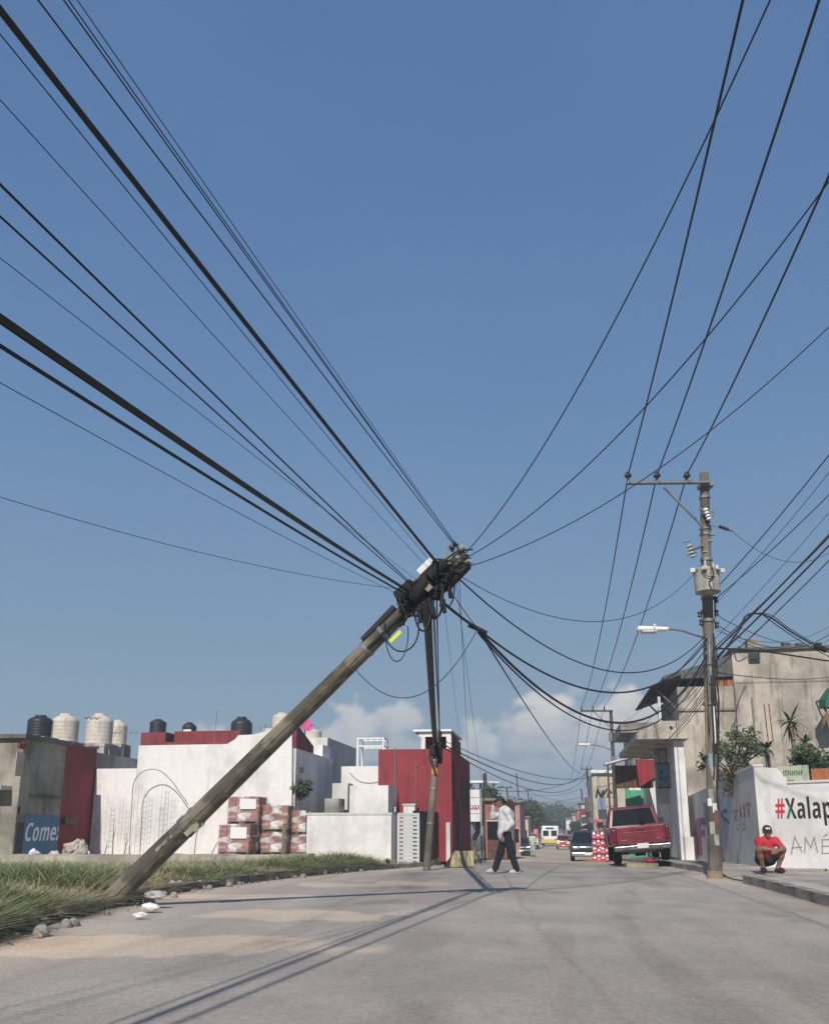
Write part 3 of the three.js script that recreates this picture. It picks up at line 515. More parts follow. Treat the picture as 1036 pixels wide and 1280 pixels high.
// shrinkwrapped pallets of bricks
{
  const wrap = new THREE.MeshPhysicalMaterial({ color: new THREE.Color().setRGB(.82, .80, .79), roughness: .28, transparent: true, opacity: 1 });
  { const S = 256, d = new Uint8Array(S * S * 4); for (let j = 0; j < S; j++) for (let i = 0; i < S; i++) { const u = i / S, v = j / S, o = (j * S + i) * 4, a = sstep(.46, .78, fbm(u * 3 + fbm(u * 5, v * 5, 5, 8) * 2, v * 6, 3, 171, 5)) * .75 + .10; d[o] = d[o + 1] = d[o + 2] = 255; d[o + 3] = 255 * a; } const t = new THREE.DataTexture(d, S, S); t.wrapS = t.wrapT = THREE.RepeatWrapping; t.magFilter = THREE.LinearFilter; t.repeat.set(.75, .75); t.colorSpace = THREE.SRGBColorSpace; t.needsUpdate = true; wrap.map = t; }
  const brickM = [M([.54, .18, .12], .9, { wear: 'grime' }), M([.58, .22, .14], .9, { wear: 'grime' }), M([.48, .14, .10], .9, { wear: 'grime' })];
  const stack = (px0, px1, pyT, pyB, D, label, labelTop) => {
    const a = pt(px0, pyB, D), b = pt(px1, pyB, D), w = b.x - a.x, h = pt(px0, pyT, D).y - a.y, P = thing('brick_pallet', label, 'brick pallet', V3(a.x, a.y, a.z), TURN, 'wrapped brick pallets by the white wall'), d = w * .85, r = rng(px0);
    part('pallet', [span(0, w, .07, .1, 0, -d), span(0, w, 0, .03, -.02, -.12), span(0, .09, .03, .07, -.01, -d), span(w - .09, w, .03, .07, -.01, -d), span(w / 2 - .05, w / 2 + .05, .03, .07, -.01, -d)], MAT.wood, P);
    const rows = Math.max(4, Math.round((h - .1) / .125)), cols = Math.max(3, Math.round(w / .26)), bh = (h - .1) / rows, bw = w / cols, geos = [[], [], []];
    for (let k = 0; k < rows; k++) { for (let c = 0; c < cols; c++) geos[Math.floor(r() * 3)].push(span(c * bw + .006, (c + 1) * bw - .006, .1 + k * bh + .004, .1 + (k + 1) * bh - .004, -.01 - r() * .02, -d * .5)); for (let c = 0; c < 3; c++) { geos[Math.floor(r() * 3)].push(span(w * .5, w - .005 - r() * .02, .1 + k * bh + .004, .1 + (k + 1) * bh - .004, -d * c / 3 - .012, -d * (c + 1) / 3 + .006)); } }
    geos.forEach((g, i) => { if (!g.length) return; const m = part('bricks', g, brickM[i], P); m.userData.kind = 'stuff'; });
    const gw = new THREE.BoxGeometry(w + .05, h - .08, d + .04, 8, 6, 6); roughen(gw, .05, 3, px0); gw.translate(w / 2, h / 2 + .06, -d / 2); part('plastic_wrap', gw, wrap, P);
    if (labelTop) part('white_label', [span(w * .4, w * .93, h * .55, h * .92, .03, .038)], MAT.plastic, P);
    return P;
  };
  stack(272, 312, 1031, 1069, 27.8, 'wrapped brick pallet with white film at the bottom of the stack', true);
  stack(284, 324, 996, 1030.5, 28.4, 'wrapped brick pallet with a white label on top of the stack', true);
  { const o = pt(284, 1031, 28.4); }
  stack(325, 358, 1041, 1069, 28.6, 'low wrapped brick pallet below the bare orange one', false);
  stack(325, 360, 1007, 1040.5, 28.6, 'bare orange brick pallet on the middle pile', false);
  stack(360, 382, 1044, 1069, 28.9, 'dim brick pallet in the shade at the yard wall', false);
  stack(360, 382, 1014, 1043.5, 28.9, 'brick pallet with torn hanging film next to the yard wall', false);
  const p = pt(354, 1076, 25.8); solo('wooden_stake', [span(p.x - .05, p.x + .05, .1, pt(354, 1030, 25.8).y, p.z - .04, p.z + .04)], MAT.wood, 'upright pale wooden stake before the brick pallets', 'stake');
  // supports under the upper left pallet
  const q = pt(284, 1030.5, 28.4), w = pt(324, 1030.5, 28.4).x - q.x; stack(284, 324, 1031.5, 1069, 28.9, 'brick pallet behind the front left one, under the labelled pallet', false);
}
// far left of the street
{
  const o = frame(587, 41); o.y = gy(41) + .1; const S = thing('shop_sign', 'white boxed shop sign with a red line on a grey post', 'sign', o, TURN), w = widthTo(o, 603), f = (px, py) => hit(o, px, py);
  part('panel', [span(.02, w * .82, f(590, 1027).y, f(590, 987).y, 0, -.14)], MAT.plastic, S);
  decal(S, 'lettering', w * .7, .25, (k) => { k.strokeStyle = '#b03040'; k.lineWidth = .04; k.beginPath(); k.moveTo(.02, .14); for (let i = 0; i < 8; i++) k.lineTo(.05 + i * .06, i % 2 ? .07 : .2); k.stroke(); }, w * .44, f(590, 1010).y, .006, 0, 200);
  part('panel_lines', [1, 2, 3].map((k) => span(.02, w * .82, lerp(f(590, 1027).y, f(590, 987).y, k / 4) - .01, lerp(f(590, 1027).y, f(590, 987).y, k / 4) + .01, .003, .01)), MAT.galv, S);
  part('awning', [span(-.1, w * 1.15, f(590, 979).y, f(590, 976).y, .3, -.5)], MAT.whitemetal, S);
  part('post', [span(w * .84, w * .98, 0, f(590, 976).y, .02, -.12)], MAT.grey, S);
  part('dark_pipe', [span(w * 1.08, w * 1.2, 0, f(590, 968).y, .02, -.1)], MAT.black, S);
}
function block(name, label, pxL, pxR, D, pyT, depth, mat, winCols = 0, base = .1) {
  const o = frame(pxL, D); o.y = gy(D) + base - .1; const H = building(name, label, o), w = widthTo(o, pxR), h = hit(o, pxL, pyT).y; part('wall', [span(0, w, 0, h, 0, -depth)], mat, H); part('roof_slab', [span(-.15, w + .15, h, h + .14, .25, -depth - .1)], MAT.concrete, H);
  for (let k = 0; k < winCols; k++) for (let q = 0; q < Math.max(1, Math.floor(h / 2.7)); q++) { const x = w * (k + .5) / winCols, win = part('window', [span(x - .45, x + .45, 1 + q * 2.6, 2.1 + q * 2.6, -.02, .012)], MAT.glass, H); part('frame', [span(x - .5, x + .5, .95 + q * 2.6, 1 + q * 2.6, -.02, .05), span(x - .5, x + .5, 2.1 + q * 2.6, 2.15 + q * 2.6, -.02, .05)], MAT.offwhite, win); }
  return { H, o, w, h };
}
const sal = block('salmon_house', 'salmon coloured house beyond the white shop sign', 606, 632, 52, 1001, 12, MAT.salmon, 1);
part('side_window', [span(sal.w, sal.w + .03, 1, 2.2, -3, -4.2), span(sal.w, sal.w + .03, 1, 2.2, -7, -8.2)], MAT.glass, sal.H);
part('gate', [span(.15, sal.w - .1, 0, 1.1, .25, .3)], MAT.rust, sal.H);
block('far_house', 'small house with a pink red roof behind the pedestrian', 632, 650, 74, 1003, 12, MAT.pink, 1);
block('far_house', 'low cream house beyond the street tree on the left', 646, 660, 98, 1022, 10, MAT.cream, 1);
// ───────────────────────── right side of the street ─────────────────────────
// street-side mural wall and the white lettered wall at the corner
const WC = pt(961, 1060, 22.6); WC.y = gy(22.6) + .1;
{
  const W = thing('mural_wall', 'long faded white wall along the pavement with pink and blue painted letters', 'wall', WC.clone(), TURN + Math.PI / 2);   // local +x runs away along the street
  const L = 13.2, hN = pt(948, 958, 22.6).y - WC.y, hF = hN * .94, dy = gy(35) - gy(22.6);
  const g = prism([[0, -.3], [L, dy - .3], [L, dy + hF], [L * .35, dy * .35 + hN * .985], [0, hN]], .2); part('wall', g, MAT.offwhite, W);
  const cg = prism([[-.02, hN], [L * .35, dy * .35 + hN * .985], [L * .35, dy * .35 + hN * .985 + .05], [-.02, hN + .05]], .25); cg.translate(0, 0, .025); part('coping', cg, MAT.white, W);
  const mk = (name, u0, u1, y0, y1, text, color, al) => { const dyy = (u) => dy * u / L; const w = u1 - u0, h = y1 - y0; const m = decal(W, name, w, h, (k) => { k.globalAlpha = al; k.fillStyle = color; k.translate(0, 0); k.font = `bold ${h * 1.02}px sans-serif`; k.textBaseline = 'middle'; const tw = k.measureText(text).width; k.save(); k.scale(w / tw, 1); k.fillText(text, 0, h * .52); k.restore(); k.globalCompositeOperation = 'destination-out'; const r = rng(Math.round(u0 * 31)); for (let i = 0; i < 500; i++) { k.globalAlpha = r() * .6; k.beginPath(); k.arc(r() * w, r() * h, r() * .07, 0, 7); k.fill(); } }, (u0 + u1) / 2, (y0 + y1) / 2 + dyy((u0 + u1) / 2), -.206, Math.PI, 110); return m; };
  [['painted_letters', .7, 2.3, 1.25, 1.95, 'UT', '#c02a42', .95], ['painted_letters', 2.3, 3.3, 1.2, 1.85, 'I', '#c02a42', .95], ['painted_letters', 3.7, 5.4, 1.15, 1.9, 'S', '#5d6ca0', .9], ['painted_letters', 6.8, 9.2, .5, 1.9, 'T', '#8088ab', .6], ['painted_letters', 8.2, 11.4, .2, 2.0, 'f', '#b0568c', .8], ['painted_letters', 10.9, 12.6, .2, 1.1, 'B', '#4c4c50', .7], ['painted_scrawl', 1.1, 3.0, .75, 1.1, 'rs', '#77777a', .6]].forEach((a) => mk(...a));
}
const WD = V3(.62, 0, .785);                                                      // the lettered wall runs right and towards the viewer
{
  const W = thing('lettered_wall', 'white corner wall painted with a red hash sign and big black letters', 'wall', WC.clone(), -Math.atan2(WD.z, WD.x));
  const L = 7, t0 = pt(975, 980, 22.3).y - WC.y, h = t0, hN = pt(948, 958, 22.6).y - WC.y;
  part('wall', prism([[-.12, -.3], [L, -.3], [L, h], [.62, h + .02], [.34, hN - .06], [-.12, hN - .004]], .18), MAT.white, W);
  part('coping', [span(.64, L, h + .003, h + .06, .03, -.21)], MAT.offwhite, W);
  const toLocal = (px, py) => { const [r, u, f] = ray(px, py), n = V3(-WD.z, 0, WD.x), d = V3(r, u, -f), c = V3(0, CAM_H, 0).sub(WC), t = -c.dot(n) / d.dot(n), p = c.add(d.multiplyScalar(t)); return [p.dot(WD), p.y]; };
  const a = toLocal(966, 990), b = toLocal(1036, 1042), w = (b[0] - a[0]), ya = toLocal(1000, 989)[1], yb = toLocal(1000, 1041)[1], h0 = ya - yb, full = w * 1.30;
  decal(W, 'painted_letters', full, h0, (k, _w, hh) => {
    k.textBaseline = 'alphabetic'; k.scale(.01, .01); const u = 100; k.font = `bold ${Math.round(hh * .70 * u)}px sans-serif`; const tw = k.measureText('#Xalapa').width; k.scale(full * u / tw, 1); hh *= u;
    k.fillStyle = '#c92f45'; k.fillText('#', 0, hh * .66); k.fillStyle = '#2b2c2c'; k.fillText('Xalapa', k.measureText('#').width, hh * .66);
    const x0 = k.measureText('#').width, xw = k.measureText('X').width; k.fillStyle = '#2f7a4c'; k.globalCompositeOperation = 'source-atop'; k.beginPath(); k.moveTo(x0, hh * .66); k.lineTo(x0 + xw * .28, hh * .66); k.lineTo(x0 + xw * .52, hh * .38); k.lineTo(x0 + xw * .40, hh * .30); k.fill();
    k.globalCompositeOperation = 'destination-out'; const r = rng(9); for (let i = 0; i < 420; i++) { k.globalAlpha = r() * .35; k.beginPath(); k.arc(r() * tw, r() * hh, r() * 1.8, 0, 7); k.fill(); }
  }, a[0] + full / 2, (ya + yb) / 2, .006, 0, 260);
  const c = toLocal(985, 1043), d = toLocal(1036, 1069), gw = (d[0] - c[0]) * 1.15, ga = toLocal(1010, 1042)[1], gb = toLocal(1010, 1069)[1], gh = ga - gb;
  decal(W, 'grey_scrawl', gw, gh, (k) => { k.strokeStyle = 'rgba(120,114,112,.6)'; k.lineWidth = .024; k.lineCap = 'round'; const P = (l) => { k.beginPath(); l.forEach(([x, y], i) => i ? k.lineTo(x * gw, y * gh) : k.moveTo(x * gw, y * gh)); k.stroke(); }; P([[.02, .98], [.14, .15], [.27, .85]]); P([[.05, .68], [.28, .62]]); P([[.33, .9], [.38, .2], [.48, .65], [.58, .18], [.62, .85]]); P([[.92, .26], [.75, .28], [.72, .9], [.93, .88]]); P([[.73, .58], [.88, .56]]); P([[.80, .12], [.88, .02]]); }, c[0] + gw / 2, (ga + gb) / 2, .008, 0, 200);
  const st = (px, py) => toLocal(px, py);
  // boards standing behind the coping
  const B = (name, px0, px1, py0, py1, mat, label, dz) => { const p = st(px0, py0), q = st(px1, py1), T = thing(name, label, 'sign board', WC.clone().add(WD.clone().multiplyScalar(p[0])).setY(WC.y + h + .06), -Math.atan2(WD.z, WD.x)); part('board', [span(0, q[0] - p[0], 0, p[1] - h - .06, -.10 + dz, -.14 + dz)], mat, T); return [T, q[0] - p[0], p[1] - h - .06]; };
  const [T1, w1, h1] = B('sign_board', 967, 1008, 958, 978, M([.55, .60, .46], .7, { wear: 'paint' }), 'pale green lettered board on top of the white corner wall', 0);
  decal(T1, 'faded_lettering', w1 * .66, h1 * .45, (k) => { k.fillStyle = 'rgba(70,120,90,.75)'; const r = rng(4); for (let i = 0; i < 9; i++) { k.fillRect(.01 + i * w1 * .072, .02 + r() * .02, w1 * .035, h1 * .34); k.fillRect(.01 + i * w1 * .072, r() * h1 * .3, w1 * .06, h1 * .09); } }, w1 * .52, h1 * .55, -.094, 0, 200);
  B('orange_board', 1010, 1040, 961, 978, MAT.orange, 'orange brown board beside the pale green sign board', 0);
  B('brick_course', 966, 990, 976, 979, MAT.rust, 'short rusty strip under the pale green board', .04);
}
// big concrete house behind
{
  const o = frame(934, 34.6); o.y = gy(34) + .1; const H = building('tall_concrete_house', 'tall stained concrete house with a bare side wall behind the corner wall', o), h = hit(o, 940, 813).y;
  part('wall', [span(0, 14, 0, h, 0, -9)], MAT.paleconcrete, H);
  part('roof_edge', [span(-.05, 14.1, h, h + .1, .12, -9.05)], MAT.darkconcrete, H);
  const f = (px, py) => hit(o, px, py); 
  for (const px of [957, 963]) part('conduit', [rod(V3(f(px, 900).x, f(px, 926).y, .03), V3(f(px, 900).x - .03, f(px, 880).y, .03), .016)], MAT.rust, H);
  part('downpipe', [rod(V3(f(942, 910).x, f(945, 945).y, .05), V3(f(942, 910).x, f(941, 872).y, .05), .03)], MAT.galv, H);
  for (const px of [975]) part('column_joint', [span(f(px, 900).x - .02, f(px, 900).x + .02, .5, h - .6, -.002, .014)], MAT.concrete, H);
  part('floor_joint', [span(.02, 14, f(980, 852).y - .03, f(980, 852).y + .03, -.002, .016)], MAT.concrete, H);
  // parapet stub on the roof with a dark box
  const p = f(936, 825), q = f(950, 798); part('roof_stub', [span(p.x, q.x, h + .1, q.y, -.05, -.6)], MAT.paleconcrete, H); part('dark_box', [span(f(934, 820).x, f(948, 820).x, f(940, 825).y, f(940, 816).y, .125, .2)], MAT.black, H);
  part('roof_blocks', [.9, 2.1, 2.6, 3.9].map((x, k) => box(.3, .16 + .06 * (k % 2), .2, x, h + .18, -.2, 0, .3 * k)), MAT.darkconcrete, H);
}
{
  const o = frame(859, 35.2); o.y = gy(35) + .1; const H = building('lower_concrete_house', 'pale concrete house with a grey sheet roof and red brick strip', o), f = (px, py) => hit(o, px, py), h = f(880, 858).y, w = f(936, 900).x;
  part('wall', [span(0, w, 0, h, 0, -7)], MAT.paleconcrete, H);
  for (let k = 0; k < 9; k++) { const x0 = f(893, 900).x, x1 = w; part('brick', [span(lerp(x0, x1, k / 9) + .008, lerp(x0, x1, (k + 1) / 9) - .008, h + .004, h + .30, .0 - (k % 2) * .01, -.15)], k % 3 ? MAT.orange : MAT.brickred, H); }
  part('ledge', [span(-.04, w, f(860, 887).y - .06, f(860, 887).y + .03, 0, .07)], MAT.concrete, H);
  const ys = h + .31, rise = f(935, 824).y + .3 - ys; const roof = prism([[-.5, ys - .02], [w - .03, ys + .06], [w - .03, ys + rise], [-.5, ys + .12]], 7.2); roof.translate(0, 0, .15); part('sheet_roof', roof, M([.17, .165, .16], .7, { wear: 'grime', metal: .3 }), H);
  // street-side eave sagging over the pavement, with struts
  const eg = new THREE.BufferGeometry(); { const y = h + .3, pos = [], idx = [], n = 26; for (let k = 0; k <= n; k++) { const z = .4 - k * .3, wv = (k % 2) * .05; pos.push(.15, y + .12 + wv, z, -1.0, y - .28 + wv, z, .15, y + .09 + wv, z, -1.0, y - .32 + wv, z); } for (let k = 0; k < n; k++) { const a = k * 4; idx.push(a, a + 1, a + 4, a + 4, a + 1, a + 5, a + 2, a + 6, a + 3, a + 3, a + 6, a + 7); } eg.setAttribute('position', new THREE.Float32BufferAttribute(pos, 3)); eg.setIndex(idx); eg.computeVertexNormals(); }
  part('eave_sheet', eg, M([.10, .095, .09], .8, { wear: 'grime', double: true }), H);
  for (const z of [-.2, -2.2, -4.2]) part('strut', [rod(V3(0, h - .9, z), V3(-.8, h + .0, z), .04)], MAT.wood, H);
  part('eave_post', [span(-.75, -.65, h - 1.5, h - .35, -.1, -.2)], MAT.offwhite, H);
  for (const [z0, y0] of [[-1.5, 3.2], [-4, 3.2]]) part('window', [span(-.02, .02, y0, y0 + 1.2, z0, z0 - 1.2)], MAT.glass, H);
}
// portico house: white pillar, sloping canopy, blue sign
{
  const o = frame(850, 33); o.y = gy(33) + .1; const H = building('portico_house', 'white house with a broad canopy slab on a square white pillar', o), f = (px, py) => hit(o, px, py), h = f(852, 925).y, top = f(852, 902).y;
  part('pillar', [span(0, .34, 0, h, 0, -.34)], MAT.white, H);
  part('low_pillar', [span(.1, .42, 0, f(856, 1046).y, .25, .05)], MAT.white, H);
  const c = prism([[-1.35, h + .02], [.5, h + .02], [.5, top], [-.45, top], [-1.35, h + .22]], 9.5, 0); c.translate(0, 0, .35); part('canopy', c, MAT.paleconcrete, H);
  part('wall', [span(.2, .4, 0, h, -.36, -9)], MAT.offwhite, H);
  part('cross_wall', [span(-.3, .2, 2.05, h, -4.2, -4.4), span(-.3, -.2, 0, 2.05, -4.2, -4.4)], MAT.offwhite, H);
  part('vent', [rod(V3(-.1, top - .25, .352), V3(-.1, top - .25, .37), .06)], MAT.dark, H);
  const s = (px, py) => hit(o, px, py, 'z', -3.4), a = s(820, 955), b = s(839, 984);
  part('hanging_sign', [span(a.x, b.x, b.y, a.y, -3.4, -3.46)], MAT.paleblue, H);
  part('sign_frame', [span(a.x - .03, b.x + .03, a.y, a.y + .04, -3.38, -3.48), span(a.x - .03, b.x + .03, b.y - .04, b.y, -3.38, -3.48)], MAT.black, H);
  decal(H, 'faded_sign_paint', (b.x - a.x) * .7, (a.y - b.y) * .5, (k, w, hh) => { k.strokeStyle = 'rgba(60,110,170,.8)'; k.lineWidth = .09; k.beginPath(); k.arc(w * .4, hh * .5, hh * .35, .4, 5.2); k.stroke(); k.fillStyle = 'rgba(210,220,228,.6)'; k.fillRect(w * .5, hh * .2, w * .4, hh * .12); }, (a.x + b.x) / 2, (a.y + b.y) / 2, -3.394, 0, 120);
  part('sign_hanger', [span(a.x + .1, a.x + .13, a.y, h, -3.42, -3.44), span(b.x - .13, b.x - .1, a.y, h, -3.42, -3.44)], MAT.black, H);
}
// shops with a red awning, a green gate and a slab-roofed house
{
  const o = frame(806, 49); o.y = gy(49) + .1; const H = building('awning_shop', 'shop with a brown panel standing in for shade, and a red cloth awning past the portico', o), f = (px, py) => hit(o, px, py), h = f(806, 950).y;
  part('wall', [span(.6, 5, 0, h, 0, -8)], MAT.cream, H); part('shade_panel', [span(-1.3, .6, f(800, 984).y, h - .2, -1.2, -1.4)], MAT.rust, H);  // brown panel stands in for the shade under the sheet awning
  const g = prism([[0, 0], [1.5, -.1], [1.5, -1.3], [.9, -1.0], [.1, -1.5]], .5); g.translate(-.25, h + .05, .2); part('red_awning', g, M([.28, .03, .035], .9), H);
  part('awning_tip', [box(.9, .1, .5, 1.3, h + .05, .35, 0, 0, .12)], MAT.black, H);
  const t = prism([[0, 0], [2.1, .55], [2.1, .63], [0, .1]], 1.4); t.translate(-1.9, h - .25, .2); part('sheet_awning', t, MAT.offwhite, H);
  part('green_sheet', [box(1.1, .42, .9, -.45, h + .38, -.5, 0, 0, .25)], MAT.green, H);
  part('post', [rod(V3(-1.75, 0, .1), V3(-1.75, h - .2, .1), .05)], MAT.rust, H);
  part('shop_plate', [span(-.7, -.1, f(800, 988).y, f(800, 985).y, .2, .24)], MAT.whitemetal, H);
  part('pale_banner', [box(.5, 1.5, .03, .75, h - 2.2, .3, 0, 0, .2)], MAT.plastic, H);
}
{
  const o = frame(784, 53); o.y = gy(53) + .1; const Gt = thing('green_gate', 'bright green sheet metal gate below the red awning', 'gate', o, TURN), w = widthTo(o, 807), h = hit(o, 784, 985).y; part('panel', [span(.04, w - .04, .05, h - .05, 0, -.03)], MAT.green, Gt); part('frame', [span(0, .05, 0, h, .01, -.05), span(w - .05, w, 0, h, .01, -.05), span(.05, w - .05, h - .05, h, .01, -.05), span(w / 2 - .02, w / 2 + .02, .05, h - .05, .012, -.04)], MAT.green, Gt);
}
{
  const o = frame(795, 58); o.y = gy(58) + .1; const H = building('slab_roof_house', 'blue grey upper house under a wide projecting concrete roof slab', o), f = (px, py) => hit(o, px, py), h = f(795, 917).y, t = f(795, 905).y, w = 5.5;
  part('wall', [span(0, w, 0, h, 0, -6)], M([.27, .33, .40], .9, { wear: 'concrete' }), H); part('roof_slab', [span(f(774, 911).x, w, h, t, .9, -6.3)], MAT.concrete, H);
  part('corner_post', [span(-.28, -.02, 0, h, .15, -.15)], MAT.darkconcrete, H);
  part('balcony', [span(f(786, 950).x, .02, f(795, 960).y - .12, f(795, 960).y, .6, -5)], MAT.concrete, H);
  part('window', [span(.5, 1.4, h - 1.6, h - .5, -.02, .02)], MAT.glass, H);
}
{
  const o = frame(743, 76); o.y = gy(76) + .1; const H = building('graffiti_house', 'cream end wall with black painted marks and a white roof strip', o), f = (px, py) => hit(o, px, py), w = widthTo(o, 786), h = f(743, 967).y;
  part('wall', [span(0, w, 0, h, 0, -10)], MAT.cream, H); part('white_strip', [box(w * .7, .25, .5, w * .33, h + .15, .1, 0, 0, -.035)], MAT.whitemetal, H);
  decal(H, 'black_marks', 1.6, .95, (k) => { k.strokeStyle = '#20201f'; k.lineWidth = .16; k.lineCap = 'round'; k.beginPath(); k.moveTo(.15, .85); k.lineTo(.3, .25); k.lineTo(.55, .8); k.lineTo(.75, .3); k.moveTo(.65, .8); k.lineTo(1.05, .2); k.moveTo(1.1, .75); k.quadraticCurveTo(1.25, .1, 1.4, .5); k.stroke(); }, w * .33, f(760, 991).y, .006, 0, 100);
  part('pink_plinth', [span(.02, w * .8, 0, f(743, 1024).y, .006, .05)], MAT.pink, H);
  part('box_sign', [span(-.7, -.1, f(743, 1015).y, f(743, 997).y, .1, .2)], MAT.darkconcrete, H);
}
const farR = [[728, 746, 92, 1004, MAT.offwhite, 'white two storey house past the cream end wall'], [723, 738, 112, 1012, MAT.cream, 'cream house far along the right pavement'], [716, 730, 135, 1018, MAT.grey, 'grey house far along the right pavement'], [708, 722, 165, 1024, MAT.white, 'small white house at the far end of the street'], [738, 752, 84, 1010, MAT.pink, 'pink fronted shop before the white two storey house']];
for (const [a, b, D, t, m, l] of farR) block('far_house', l, a, b, D, t, 9, m, 2);
solo('far_tarp', [box(2.2, .08, 1.6, pt(757, 1034, 62).x, pt(757, 1030, 62).y, -62, .1, 0, -.25), rod(V3(pt(752, 0, 62).x, gy(62) + .1, -61.5), pt(752, 1036, 61.5), .03)], M([.45, .12, .14], .9), 'faded red market tarp along the right pavement', 'tarp');
solo('market_umbrella', [lathe([[0, .45], [.7, .15], [1.2, -.1], [1.18, -.12], [.6, .1], [0, .38]], 10).translate(pt(737, 1030, 80).x, gy(80) + 2.2, -80), rod(V3(pt(737, 1030, 80).x, gy(80) + .1, -80), V3(pt(737, 1030, 80).x, gy(80) + 2.6, -80), .03)], MAT.black, 'dark market umbrella far along the right pavement', 'umbrella');
for (const [px, py, D, w, h, m, l] of [[741, 1010, 83, .9, .7, MAT.white, 'small white hanging sign before the pink shop'], [731, 1019, 91, .8, .6, MAT.red, 'small red hanging sign on the far white house'], [752, 1012, 75, .7, .9, MAT.paleblue, 'pale blue hanging sign at the cream end wall'], [724, 1024, 111, 1.0, .7, MAT.orange, 'orange hanging sign on the far cream house']]) { const p = pt(px, py, D), S = thing('hanging_sign', l, 'sign', p, TURN, 'hanging signs far along the right'); part('panel', [rbox(w, h, .1, .02, 0, h / 2, 0)], m, S); part('bracket', [rod(V3(-.1, h + .08, 0), V3(w / 2 + .9, h + .08, 0), .03), rod(V3(-.1, h, 0), V3(-.1, h + .08, 0), .02), rod(V3(.2, h, 0), V3(.2, h + .08, 0), .02)], MAT.rust, S); }
for (const [px, py, D, w, m, l] of [[748, 1031, 73, 2.2, MAT.blue, 'blue sloping shop awning below the cream end wall'], [737, 1033, 88, 2.4, MAT.orange, 'orange sloping shop awning at the pink shop'], [729, 1036, 104, 2.4, MAT.green, 'green sloping shop awning on the far white house']]) { const p = pt(px, py, D), A = thing('shop_awning', l, 'awning', p, TURN, 'shop awnings far along the right'); const g = prism([[0, 0], [1.3, .55], [1.3, .6], [0, .06]], w); part('cloth', g, m, A); part('support', [rod(V3(.05, 0, -.05), V3(.05, gy(D) + .1 - p.y, -.05), .025), rod(V3(.05, 0, -w + .05), V3(.05, gy(D) + .1 - p.y, -w + .05), .025)], MAT.rust, A); }
// green awning at the right edge of the tall house
{ const p = pt(1030, 884, 32.6), g = prism([[0, 0], [2.4, 0], [2.4, .75], [.35, .75], [0, .3]], .55); g.translate(p.x, p.y, p.z + .1); solo('green_awning', [g, box(.05, .05, 1.4, p.x + .4, p.y + .4, p.z - 1.0), box(.05, .05, 1.8, p.x + 1.8, p.y + .4, p.z - 1.0)], M([.02, .13, .085], .85), 'dark green cloth awning fixed to the tall concrete house', 'awning'); }
